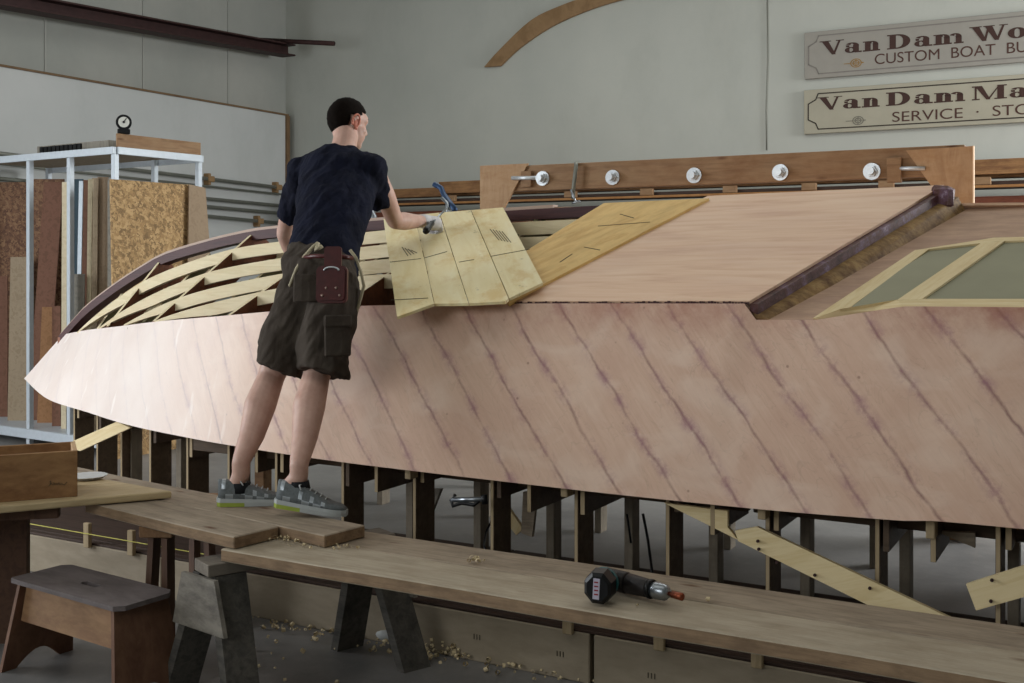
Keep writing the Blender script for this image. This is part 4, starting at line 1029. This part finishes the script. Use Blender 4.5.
# clock gauge on top
cp = rp(-.02, .07, zR+.111); ck = empty('dial_gauge', cp, 'small black round dial gauge standing on the end of the storage rack', 'gauge')
cdir = V((-cp.x, -cp.y, 0)).normalized(); cs_ = V((-cdir.y, cdir.x, 0))
bm = bmesh.new(); box(bm, (0, 0, .02), (.1, .05, .04), .006); obj('foot', bm, 'black', ck, frame(cp, cs_))
cc = cp+V((0, 0, .095))
tubeobj('case', [cc-cdir*.025, cc+cdir*.02], .062, 'black', ck, 28, False); tubeobj('dial', [cc+cdir*.0205, cc+cdir*.024], .043, 'face', ck, 24, False)
beam('needle', cc+cdir*.026, cc+cdir*.026+cs_*.02+V((0, 0, .032)), .006, .002, 'black', ck, up=cdir, bev=0); tubeobj('hub', [cc+cdir*.024, cc+cdir*.03], .01, 'black', ck, 12)
# sheets in the rack: (px top left, px top right, ytop, px bottom l, r, ybottom, depth, mat, label)
def lean(pts, d, mat, label, cat='sheet', th=.018, grp='sheets and boards leaning in the storage rack', name='stored_sheet', nrm=None):
    P = []
    for px, py in pts:
        P.append(at(px, py, d=d))
    n = nrm or (0, -1, 0)
    return P
def rd(px, w):
    u_ = (px-512)/F; dl, dd2 = (rk+ey*w), ex
    lat0, dep0 = dl.x*CS+dl.y*SN, -dl.x*SN+dl.y*CS; la, de = ex.x*CS+ex.y*SN, -ex.x*SN+ex.y*CS
    s_2 = (u_*dep0-lat0)/(la-u_*de); return dep0+de*s_2
def upright_sheet(pxl, pxr, ytop, u_or_d, mat, label, lean_px=0, ybot=436, name='stored_board', cat='board', th=.016, yt2=None):
    d = rd((max(pxl, -60)+pxr)/2, u_or_d); A_, B_ = at(pxl+lean_px, ytop, d=d), at(pxr+lean_px, yt2 if yt2 else ytop, d=d); C_, D_ = at(pxr, ybot, d=d), at(pxl, ybot, d=d)
    C_.z = max(zB+.001, 0); D_.z = C_.z
    n = V((SN, -CS, 0))
    return tag(prism(name, [D_, C_, B_, A_], n, th, mat, ax=A_-D_), label, cat, 'sheets and boards stored upright in the rack')
# OSB on the end, parallel to the end frame
o0, o1 = rp(-.06, .02, 0), rp(-.06, .85, 0); zO = at(113, 180, d=9.1).z
tag(prism('osb_sheet', [rp(-.12, -.085, .0), rp(-.12, .71, .0), rp(-.06, .71, zO), rp(-.06, -.085, zO)], -ex, .018, 'osb', ax=V((0, 0, 1))), 'yellowish oriented strand board sheet leaning on the right end of the storage rack', 'sheet')
tag(prism('fibreboard_sheet', [rp(-.20, .55, .0), rp(-.20, .98, .0), rp(-.10, .86, zO-.02), rp(-.10, .68, zO)], -ex, .014, 's_mdf', ax=V((0, 0, 1))), 'grey brown board leaning behind the yellowish strand board sheet', 'sheet')
upright_sheet(-2, 26, 182, .42, 'osbred', 'reddish brown strand board sheet at the far left of the rack', cat='sheet', name='osb_sheet')
upright_sheet(30.5, 64, 179, .46, 'osbred', 'reddish brown strand board sheet right of the left upright', cat='sheet', name='osb_sheet')
upright_sheet(-2, 7.5, 276, .3, 's_brown', 'dark brown low board at the far left edge of the rack')
upright_sheet(7.5, 26.5, 257, .22, 's_tan', 'tan board with a pale edge standing left of the left upright', 3)
upright_sheet(27, 46, 182, .33, 's_brown', 'tall brown board leaning steeply with a pale long edge', 17, name='stored_board')
upright_sheet(37, 52, 307, .27, 's_orange', 'orange brown short board behind the bow tip', 5)
upright_sheet(52, 60.5, 306, .2, 's_brown', 'narrow reddish short board touching the bow tip', 0)
upright_sheet(61, 66, 182, .14, 's_cream', 'tall pale board edge left of the blue grey board', 1)
upright_sheet(66, 80, 179, .4, 's_blue', 'dark blue grey tall board in the middle of the rack', 3)
upright_sheet(74, 78, 181, .2, 's_silver', 'thin silver strip leaning in front of the blue grey board', 5)
upright_sheet(80, 85.5, 180, .28, 's_brown', 'narrow dark red board right of the silver strip', 3)
upright_sheet(85, 89.5, 179, .16, 's_cream', 'thin cream board edge right of the dark red board', 3)
upright_sheet(90, 96, 178, .24, 's_tan', 'narrow tan board between cream edge and wide brown board', 2)
upright_sheet(96.5, 107, 177, .3, 's_mdf', 'wide grey brown board next to the right upright', 1)
upright_sheet(107.5, 112.5, 180, .2, 's_grey', 'dark grey board edge beside the yellowish strand board', 0)
upright_sheet(70, 82.5, 274, .07, 's_grey', 'short grey board standing in front of the blue grey board', 2, 445)
# ------------------------------------------------------------------ far side clutter seen below the hull
def fb(px0, px1, y0, y1, Y, dep, mat, label, name='storage_box', cat='box'):
    A_, B_ = at(px0, y1, y=Y), at(px1, y1, y=Y); zt2 = at((px0+px1)/2, y0, y=Y).z; zb2 = max(0, min(A_.z, B_.z)) if y1 else 0
    return tag(wbox(name, (A_.x, Y, 0), (B_.x, Y+dep, zt2), mat), label, cat)
def cabinet(px0, px1, ytop, Y, dep, label):
    x0, x1 = at(px0, 520, y=Y).x, at(px1, 520, y=Y).x; z1 = at((px0+px1)/2, ytop, y=Y).z; e = empty('workbench', ((x0+x1)/2, Y+dep/2, 0), label, 'workbench')
    wbox('worktop', (x0-.03, Y-.03, z1-.04), (x1+.03, Y+dep, z1), 'fir', e)
    wbox('apron', (x0, Y, z1-.46), (x1, Y+.03, z1-.04), 'stoolside', e); wbox('rear_panel', (x0, Y+dep-.03, .0), (x1, Y+dep, z1-.04), 'stoolside', e)
    for x in (x0, x1-.12):
        wbox('leg', (x, Y+.031, 0), (x+.12, Y+.1, z1-.04), 'stool', e)
cabinet(905, 985, 478, 7.3, .5, 'brown plywood workbench standing beyond the hull, seen between the jig posts')
cabinet(668, 738, 470, 7.5, .45, 'dark wooden workbench beyond the hull behind the long pine brace')
q = at(259, 480, y=4.9); tag(wbox('timber_block', (q.x-.035, 4.9, ZBOX if False else 0), (q.x+.035, 4.97, at(259, 452, y=4.9).z), 'stool'), 'orange brown upright timber block behind the jig between the shoes', 'timber')
fb(107, 121, 437, 470, 6.9, .3, 'white', 'white plastic bin on the floor beyond the bow', 'plastic_bin', 'bin')
fb(150, 163, 430, 470, 7.3, .4, 'white', 'pale bin on the floor beyond the jig posts', 'plastic_bin', 'bin')
# ------------------------------------------------------------------ man
man = empty('person', V((-3.05, 3.5, .6)), 'man in navy t-shirt and brown shorts leaning over the hull, one hand gloved', 'person')
def Pm(px, py, y): return at(px, py, y=y)
hipL, hipR = Pm(306, 290, 3.80), Pm(336, 291, 3.82)
kneeL, kneeR = Pm(270, 377, 3.68), Pm(315, 378, 3.70)
ankL, ankR = Pm(241, 474, 3.43), Pm(299, 477, 3.41)
pel = (hipL+hipR)/2+V((0, 0, .03))
waist = Pm(325, 250, 3.90); chest = Pm(335, 198, 4.06); upper = Pm(339, 168, 4.17); neck0 = Pm(344, 149, 4.22); neck1 = Pm(346, 136, 4.27); headc = Pm(348.5, 124, 4.32)
shL, shR = Pm(300, 171, 4.14), Pm(374, 168, 4.20)
elL, elR = Pm(284, 234, 4.28), Pm(395, 221, 4.40)
wrL, wrR = Pm(300, 268, 4.42), Pm(424, 221.5, 4.68)
fdir = V((.36, .91, -.20)).normalized()
ZU = V((0, 0, 1))
hx = fdir.cross(ZU).normalized(); hz = hx.cross(fdir).normalized()   # hx = head's right
HM = Matrix((hx, fdir, hz)).transposed().to_4x4(); HM.translation = headc
bm = bmesh.new()
def hp(x, y, z): return HM @ V((x, y, z))
# head: cranium, jaw, features
ell(bm, hp(0, -.012, .03), (.075, .093, .085), HM); ell(bm, hp(0, .03, -.035), (.066, .064, .078), HM); ell(bm, hp(0, .058, -.088), (.032, .03, .026), HM)
ell(bm, hp(0, .058, .032), (.055, .036, .04), HM)
ell(bm, hp(0, .092, -.022), (.013, .022, .014), HM, 2); caps(bm, hp(0, .086, .012), hp(0, .10, -.018), .008, .011)     # nose
ell(bm, hp(0, .082, -.058), (.024, .012, .006), HM, 2); ell(bm, hp(0, .080, -.068), (.02, .012, .007), HM, 2)       # lips
for s_ in (-1, 1):
    ell(bm, hp(s_*.030, .072, .022), (.017, .014, .006), HM, 2); ell(bm, hp(s_*.045, .052, -.022), (.02, .025, .02), HM, 2)
    # ears
    ell(bm, hp(s_*.078, -.012, -.002), (.007, .018, .032), HM, 2); ell(bm, hp(s_*.084, -.018, .012), (.006, .012, .018), HM, 2)
caps(bm, neck0+V((0, -.02, -.06)), neck1, .064, .057); caps(bm, neck1, hp(0, -.02, -.04), .057, .056)
# torso
sx = (shR-shL).normalized()
def tr(c, a, b, tilt=V((0, 0, 0))):
    up = V((.1, .35, 1)).normalized(); A_ = (sx-up*sx.dot(up)).normalized(); B_ = up.cross(A_).normalized(); return (c, A_*a, B_*b)
loft(bm, [tr(pel+V((0, 0, -.06)), .13, .10), tr(pel, .155, .11), tr(waist, .145, .10), tr(chest, .165, .11), tr(upper, .155, .09), tr(upper+(neck0-upper)*.6, .10, .07), tr(neck0, .06, .055)])
for a, b in ((shL, 1), (shR, -1)): ell(bm, a, (.042,)*3)
def limb(pts):
    for (p_, r0), (q_, r1) in zip(pts, pts[1:]): caps(bm, p_, q_, r0, r1)
limb([(shL, .044), (shL.lerp(elL, .5), .048), (elL, .038), (elL.lerp(wrL, .35), .042), (wrL, .027)])
limb([(shR, .044), (shR.lerp(elR, .5), .049), (elR, .040), (elR.lerp(wrR, .3), .045), (wrR, .028)])
back = V((.3, -.9, 0)).normalized()
for hip, kn, an_ in ((hipL, kneeL, ankL), (hipR, kneeR, ankR)):
    kf = kn-back*.012
    limb([(hip, .09), (hip.lerp(kn, .5), .078), (kf, .058)])
    ell(bm, kn-back*.03, (.045, .045, .055))
    c1_ = kn.lerp(an_, .30)+back*.016
    limb([(kf, .058), (c1_, .067), (kn.lerp(an_, .6)+back*.008, .053), (an_+V((0, 0, .05)), .037), (an_, .036)])
# feet roots
footL = [ankL, V((-3.19, 3.43, .645)), V((-3.03, 3.52, .625))]
heelR, toeR = V((-2.945, 3.365, .655)), V((-2.675, 3.50, .605))
caps(bm, ankL, V((-3.19, 3.415, .655)), .036, .030); caps(bm, V((-3.18, 3.42, .64)), V((-3.09, 3.49, .627)), .022, .015)
caps(bm, ankR, V((-2.89, 3.39, .70)), .036, .030); caps(bm, V((-2.89, 3.39, .68)), V((-2.80, 3.425, .645)), .022, .015)
# hands: left relaxed on hull; right inside glove
def hand(bm, w, d, up, k=1, curl=.5, side=1, r=.0085):
    """w wrist, d direction of palm, up = back of the hand, side=+1 right hand"""
    d = d.normalized(); up = (up-d*up.dot(d)).normalized(); s = d.cross(up)*side
    caps(bm, w, w+d*.03, .026, .026)
    for j in (-1.2, -.4, .4, 1.2): caps(bm, w+d*.02+s*.012*j, w+d*.085+s*.021*j, .014, .0125, 3)
    for j, L in ((-1.3, .062), (-.45, .078), (.42, .085), (1.25, .076)):
        p0 = w+d*.088+s*.021*j; seg = [L*.42, L*.33, L*.25]; ang = 0; q_ = p0; rr = r*1.05
        for sgm in seg:
            ang += curl; n_ = q_+(d*math.cos(ang)-up*math.sin(ang))*sgm; caps(bm, q_, n_, rr, rr*.92, 2); q_ = n_; rr *= .92
    t0 = w+d*.03+s*.024; t1 = t0+(d*.55+s*.8-up*.25).normalized()*.042; t2 = t1+(d*.9+s*.25-up*.4).normalized()*.032; t3 = t2+(d*.9-s*.1-up*.5).normalized()*.024
    caps(bm, t0, t1, .015, .012, 2); caps(bm, t1, t2, .0115, .0105, 2); caps(bm, t2, t3, .010, .009, 2)
hand(bm, wrL, V((.5, .75, -.3)), V((0, .3, 1)), curl=.28, side=1)
hdR = (wrR-elR).normalized(); handd = (hdR*.9+V((.25, .1, -.12))).normalized()
body = obj('body', bm, 'skin', man, smooth=True); remesh(body, .0055, 5, .5)
# ear colour patch and eyes
for s_ in (-1, 1):
    bm = bmesh.new(); ell(bm, hp(s_*.030, .074, .018), (.0125, .01, .009), HM, 2); obj('eye', bm, 'white', man, smooth=True)
    bm = bmesh.new(); ell(bm, hp(s_*.030, .0835, .018), (.0055, .0025, .0055), HM, 2); obj('iris', bm, 'black', man, smooth=True)
    bm = bmesh.new()
    caps(bm, hp(s_*.018, .088, .037), hp(s_*.042, .076, .039), .0045, .0035); obj('eyebrow', bm, 'hair', man, smooth=True)
bm = bmesh.new()
pts_e = [hp(.088+.004*math.sin(t), -.012+.019*math.cos(t), .002+.033*math.sin(t)) for t in [math.radians(a) for a in range(-80, 230, 20)]]
tube(bm, pts_e, .0055, 8); ell(bm, hp(.084, -.01, -.004), (.005, .014, .024), HM, 2); ell(bm, hp(.086, -.004, -.03), (.006, .009, .009), HM, 2)
remesh(obj('ear', bm, 'ear', man, smooth=True), .0022, 3)
# hair
bm = bmesh.new(); bmesh.ops.create_uvsphere(bm, u_segments=48, v_segments=32, radius=1)
for v_ in bm.verts: v_.co = V((v_.co.x*.0815, v_.co.y*.101-.013, v_.co.z*.102+.023))
kill = []
for v_ in bm.verts:
    x, y, z = v_.co; lim = -.072 if y < -.05 else (-.072+(y+.05)*2.1 if y < -.0 else .035)
    if y > .0: lim = .02+(y-.0)*.75
    if abs(x) > .06 and -.035 < y < .012: lim = max(lim, .024)
    if y > .035: lim = max(lim, .058)
    if z < lim: kill.append(v_)
bmesh.ops.delete(bm, geom=kill, context='VERTS')
o = obj('hair', bm, 'hair', man, HM, smooth=True); s_ = o.modifiers.new('s', 'SOLIDIFY'); s_.thickness = .012; s_.offset = -1
tx = bpy.data.textures.new('hairn', 'CLOUDS'); tx.noise_scale = .012; dm = o.modifiers.new('d', 'DISPLACE'); dm.texture = tx; dm.strength = .007; dm.mid_level = .5
# neck hairline nape
# shirt
bm = bmesh.new()
hem = Pm(322, 266, 3.86)
loft(bm, [tr(hem+V((0, 0, -.012)), .178, .128), tr(hem+V((0, 0, .02)), .17, .125), tr(waist+V((0, 0, .03)), .163, .122), tr(waist.lerp(chest, .45), .172, .128), tr(chest, .19, .132), tr(upper+V((0, 0, -.03)), .200, .135), tr(upper.lerp(neck0, .15), .188, .125), tr(upper.lerp(neck0, .5), .155, .108), tr(upper.lerp(neck0, .8), .115, .092), tr(neck0+V((0, -.01, -.002)), .084, .078)])
def sleeve(a, b, ra, rb):
    caps(bm, a, a.lerp(b, .35), ra*.92, ra); tube(bm, [a, a.lerp(b, .35), a.lerp(b, .68), a.lerp(b, .74)], [ra, ra, rb, rb*1.02], 20)
sleeve(shL+V((.012, 0, -.006)), elL, .066, .062); sleeve(shR+V((-.012, 0, -.006)), elR.lerp(shR, .06)+V((-.03, -.03, .0)), .069, .060)
caps(bm, shL, upper.lerp(neck0, .3), .066, .085); caps(bm, shR, upper.lerp(neck0, .3), .068, .085)
sh = obj('t_shirt', bm, 'shirt', man, smooth=True); remesh(sh, .0075, 22, .5)
tx = bpy.data.textures.new('folds', 'CLOUDS'); tx.noise_scale = .09; tx.noise_depth = 2
em = bpy.data.objects.new('fold_space', None); em.location = (0, 0, 0); em.rotation_euler = (0, .5, .3); em.scale = (.5, .8, 1.7)
C.objects.link(em); em.parent = man; em.matrix_parent_inverse = man.matrix_basis.inverted()
dm = sh.modifiers.new('d', 'DISPLACE'); dm.texture = tx; dm.strength = .028; dm.mid_level = .5; dm.texture_coords = 'OBJECT'; dm.texture_coords_object = em
# shorts
bm = bmesh.new()
wb = Pm(322, 259, 3.86)
loft(bm, [tr(pel+V((0, 0, -.10)), .155, .12), tr(pel+V((0, -.0, -.03)), .178, .135), tr(pel+V((0, -.01, .06)), .176, .138), tr(wb, .168, .126), tr(wb+V((0, 0, .03)), .163, .120)])
def legtube(hip, kn, hc, r1=.098, r2=.108):
    up = (hip-kn).normalized(); A_ = (sx-up*sx.dot(up)).normalized(); B_ = up.cross(A_)
    R = [(hip+V((0, 0, .02)), r1), (hip.lerp(kn, .35), r1*1.02), (hip.lerp(kn, .7), r2), (hc, r2)]
    loft(bm, [(c_, A_*r, B_*r*1.06) for c_, r in R])
hcL, hcR = Pm(279, 371, 3.69), Pm(324, 374, 3.71)
legtube(hipL, kneeL, hcL, .105, .106); legtube(hipR, kneeR, hcR, .112, .112)
so = obj('shorts', bm, 'shorts', man, smooth=True); remesh(so, .008, 8, .5)
dm = so.modifiers.new('d', 'DISPLACE'); dm.texture = tx; dm.strength = .03; dm.mid_level = .5; dm.texture_coords = 'OBJECT'; dm.texture_coords_object = em
# pockets (children of the shorts)
def patch(name, c, ax, nrm, w, h, t, mat, parent, bev=.006):
    bm = bmesh.new(); box(bm, (0, 0, 0), (w, h, t), bev); bmesh.ops.subdivide_edges(bm, edges=bm.edges[:], cuts=2, use_grid_fill=True)
    for v_ in bm.verts: v_.co.z -= (v_.co.x**2)*3.0
    return obj(name, bm, mat, parent, frame(c, ax, nrm), smooth=False)
vb = V((.45, -.88, .1)).normalized(); rightv = V((.88, .45, 0))
cpk = Pm(338, 338, 3.655); v2_ = V((.75, -.66, .05)).normalized(); r2_ = V((.66, .75, 0)); patch('cargo_pocket', cpk, r2_, v2_, .11, .15, .012, 'shorts', so); patch('pocket_flap', cpk+V((0, -.0, .07))+v2_*.006, r2_, v2_, .115, .05, .016, 'shorts', so)
cpk = Pm(306, 288, 3.66); patch('rear_pocket', cpk, rightv, vb, .11, .12, .012, 'shorts', so)
# webbing strap: loop from waist down both sides
bm = bmesh.new(); tube(bm, [Pm(318, 243, 3.73), Pm(313, 247, 3.71), Pm(305, 256, 3.69), Pm(297, 268, 3.67), Pm(290, 286, 3.68)], .008, 8); tube(bm, [Pm(318, 243, 3.73), Pm(316, 250, 3.71), Pm(322, 246, 3.72)], .009, 8)
obj('waist_strap', bm, 'webbing', man, smooth=True)
bm = bmesh.new(); tube(bm, [Pm(350, 250, 3.78), Pm(356, 258, 3.80), Pm(361, 272, 3.82), Pm(364, 286, 3.84), Pm(360, 300, 3.84), Pm(355, 318, 3.83), Pm(353, 327, 3.83)], .007, 8)
obj('waist_strap', bm, 'webbing', man, smooth=True)
bm = bmesh.new(); beltpts = [Pm(300, 258, 3.70), Pm(315, 256, 3.665), Pm(330, 256, 3.665), Pm(345, 257, 3.70), Pm(352, 258, 3.75)]; tube(bm, beltpts, .009, 8); obj('belt', bm, 'leather', man, smooth=True)
# leather pouch
pc = Pm(333, 280, 3.60); po = empty('tool_pouch', pc, "red brown leather tool pouch with rivets hanging from the man's belt", 'pouch')
mpc = frame(pc, rightv, vb)
def rr(bm, w, h, r, t, z0=0, yc=0, n=5):
    pts = []
    for cx, cy, a0 in ((w/2-r, h/2-r, 0), (-w/2+r, h/2-r, 90), (-w/2+r, -h/2+r, 180), (w/2-r, -h/2+r, 270)):
        for k in range(n+1): t_ = math.radians(a0+90*k/n); pts.append((cx+r*math.cos(t_), cy+r*math.sin(t_)+yc))
    A_ = [bm.verts.new((x, y, z0)) for x, y in pts]; B_ = [bm.verts.new((x, y, z0+t)) for x, y in pts]; bm.faces.new(A_[::-1]); bm.faces.new(B_)
    for i in range(len(pts)): bm.faces.new((A_[i], A_[(i+1) % len(pts)], B_[(i+1) % len(pts)], B_[i]))
bm = bmesh.new(); rr(bm, .125, .15, .022, .028, 0, -.02); obj('pouch_body', bm, 'leather', po, mpc)
bm = bmesh.new(); rr(bm, .108, .13, .018, .006, .0285, -.02); obj('front_flap', bm, 'leather', po, mpc)
bm = bmesh.new(); rr(bm, .07, .10, .012, .012, .002, .085); obj('belt_loop', bm, 'leather', po, mpc)
for x, y in ((-.035, -.065), (.035, -.065), (-.02, -.035), (.02, -.035)):
    bm = bmesh.new(); ell(bm, (x, y, .036), (.006, .006, .003), sub=2); obj('rivet', bm, 'rivet', po, mpc, smooth=True)
bm = bmesh.new(); tube(bm, [(.03*math.cos(t), .035+.014*math.sin(t), .038) for t in [math.pi*k/10 for k in range(11)]], .0035, 8); obj('ring', bm, 'galv', po, mpc, smooth=True)
# glove
bm = bmesh.new(); hand(bm, wrR+hdR*.01, handd, V((.25, -.45, .8)), curl=.95, side=-1, r=.0115)
caps(bm, wrR-hdR*.012, wrR+hdR*.035, .036, .036); caps(bm, wrR+handd*.03, wrR+handd*.08, .035, .038)
remesh(obj('glove', bm, 'glove', man, smooth=True), .0035, 4)
# tool held in the gloved hand
tl0 = Pm(425.5, 231.5, 4.58); tl1 = Pm(436, 218, 4.74); tdir = (tl1-tl0).normalized(); tlb = Pm(447, 208, 4.92)
tool = empty('hand_tool', tl0, 'hand tool with a round black handle end gripped in the white glove', 'tool')
bm = bmesh.new(); tube(bm, [tl0, tl0+tdir*.012, tl0+tdir*.05, tl0+tdir*.11], [.015, .018, .016, .014], 14); obj('handle', bm, 'black', tool, smooth=True)
bm = bmesh.new(); tube(bm, [tl0+tdir*.11, tlb], [.006, .005], 8); obj('shaft', bm, 'steel', tool, smooth=True)
# shoes
def shoe(name, heel, toe, zh, up_h=.075, label=None, pitch=0):
    d = (toe-heel); L = d.length; MS_ = frame(heel, d)        # local x toward the toe
    sh_ = empty(name, heel); sh_.parent = man; sh_.matrix_parent_inverse = man.matrix_basis.inverted()
    def outline(t):   # half width
        return (.034+.012*math.sin(min(1, t*1.6)*math.pi*.5)) * (1 if t < .72 else math.sqrt(max(0, 1-((t-.72)/.29)**2))) * (math.sqrt(min(1, t/.06+.25)))
    ns = 18; bm = bmesh.new(); R = []
    for k in range(ns+1):
        t = k/ns; hw_ = outline(t); x = t*L; hgt = .017-.004*t; R.append([bm.verts.new((x, -hw_-.003, 0)), bm.verts.new((x, hw_+.003, 0)), bm.verts.new((x, hw_+.004, hgt)), bm.verts.new((x, -hw_-.004, hgt))])
    for i in range(ns):
        for k in range(4):
            f = bm.faces.new((R[i][k], R[i][(k+1) % 4], R[i+1][(k+1) % 4], R[i+1][k]))
            f.material_index = 1 if i < 7 and k != 2 else 0
    bm.faces.new(R[0][::-1]).material_index = 1; bm.faces.new(R[-1])
    obj('sole', bm, ['sole', 'lime'], sh_, MS_)
    bm = bmesh.new(); R = []
    for k in range(ns+1):
        t = k/ns; hw_ = outline(t); x = t*L-.001; z0, z1 = .017-.004*t, .034-.011*t; R.append([bm.verts.new((x, -hw_-.004, z0)), bm.verts.new((x, hw_+.004, z0)), bm.verts.new((x, hw_+.002, z1)), bm.verts.new((x, -hw_-.002, z1))])
    for i in range(ns):
        for k in range(4): bm.faces.new((R[i][k], R[i][(k+1) % 4], R[i+1][(k+1) % 4], R[i+1][k]))
    bm.faces.new(R[0][::-1]); bm.faces.new(R[-1]); obj('midsole', bm, 'sole', sh_, MS_)
    bm = bmesh.new()
    rings = []
    for k in range(ns+1):
        t = k/ns; hw_ = outline(t)+.001; x = .004+t*(L-.008)
        top_h = .105 if t < .12 else (.100-.0*(t) if t < .3 else max(.042, .10-(t-.3)*.115))
        if t > .9: top_h *= (1-(t-.9)*3)
        rings.append((x, hw_, max(top_h, .02)))
    RR = []
    for x, hw_, hh in rings:
        row = []
        for j in range(13):
            a_ = math.pi*j/12; row.append(bm.verts.new((x, hw_*math.copysign(abs(math.cos(a_))**.55, math.cos(a_))*(1 if hh < .06 else 1-.18*math.sin(a_)), .024+(hh-.024)*math.sin(a_)**.8)))
        RR.append(row)
    for i in range(ns):
        for j in range(12):
            f = bm.faces.new((RR[i][j], RR[i+1][j], RR[i+1][j+1], RR[i][j+1]))
            if (i == 1 and 2 < j < 10) or (i in (2, 3) and j in (1, 11)) or (i in (6, 9, 12) and j in (2, 3, 9, 10)) or (j in (1, 11) and i in (7, 8, 10, 11)): f.material_index = 1
    bm.faces.new([r[0] for r in RR]+[r[12] for r in RR][::-1]); bm.faces.new(RR[0]); bm.faces.new(RR[-1][::-1])
    o = obj('upper', bm, ['shoe', 'shoelite'], sh_, MS_, smooth=True)
    bm = bmesh.new()
    for k in range(5):
        x = L*(.38+.075*k); zt2 = max(.045, .10-(x/L-.3)*.115)+.002
        tube(bm, [(x, -.022, zt2-.012), (x+.006, 0, zt2+.003), (x+.002, .022, zt2-.012)], .003, 6)
    tube(bm, [(L*.36, 0, .103), (L*.33, -.03, .098), (L*.37, -.045, .085)], .0028, 6); obj('laces', bm, 'lace', sh_, MS_, smooth=True)
    return sh_, MS_
hL = V((-3.238, 3.372, .5985)); tL = V((-3.238, 3.372, .5985))+V((.22, .17, 0)).normalized()*.285
shoe('shoe', hL, tL, 0)
hR = V((-2.925, 3.36, .632)); tR = V((-2.665, 3.475, .599))
shoe('shoe', hR, tR, 0)
for an_, f_ in ((ankL, V((-3.2, 3.41, .68))), (ankR, V((-2.89, 3.40, .72)))):
    bm = bmesh.new(); tube(bm, [V((an_.x, an_.y, f_.z-.03)), V((an_.x, an_.y, f_.z+.008))], [.046, .039], 18); obj('sock', bm, 'sock', man, smooth=True)
# ------------------------------------------------------------------ lights
def area(name, loc, target, sx_, sy_, power, color):
    l = bpy.data.lights.new(name, 'AREA'); l.shape = 'RECTANGLE'; l.size = sx_; l.size_y = sy_; l.energy = power; l.color = color
    o = bpy.data.objects.new(name, l); o.location = loc; d = V(target)-V(loc); o.rotation_euler = d.to_track_quat('-Z', 'Y').to_euler(); C.objects.link(o); o.visible_camera = False if False else True; return o
area('doorway_light', (XL+.4, 1.8, 2.0), (-4.5, 4.2, 1.0), 4.5, 3.6, 540, (.92, .96, 1.0))
area('ceiling_light_a', (-3.5, 7.8, 5.4), (-3.5, 7.8, 0), 7, 2.5, 110, (.97, 1, .97))
area('ceiling_light_b', (-3, 2.0, 5.4), (-3, 3.2, 0), 7, 2, 35, (1, .99, .95))
area('far_doorway_light', (3.5, 10.2, 3.2), (-2.5, 6.6, 0), 3.2, 2.5, 700, (.95, .98, 1.0))
area('front_fill_light', (-3.5, -3.6, 3.2), (-1.5, 4, 1.3), 5, 2, 150, (.95, .98, 1.0))  # added fill to brighten the hull from the front; no window there
w = bpy.data.worlds.new('world'); bpy.context.scene.world = w; w.use_nodes = True
w.node_tree.nodes['Background'].inputs[0].default_value = (.75, .85, 1, 1); w.node_tree.nodes['Background'].inputs[1].default_value = .3
# ------------------------------------------------------------------ camera
cam = bpy.data.cameras.new('camera'); cam.lens = F/1024*36; cam.sensor_width = 36; cam.shift_y = -(341.5-HZ)/1024
co = bpy.data.objects.new('camera', cam); co.location = (0, 0, CZ); co.rotation_euler = (math.pi/2, 0, YAW); C.objects.link(co); bpy.context.scene.camera = co
vs_ = bpy.context.scene.view_settings; vs_.view_transform = 'Standard'; vs_.look = 'None'; vs_.exposure = 0
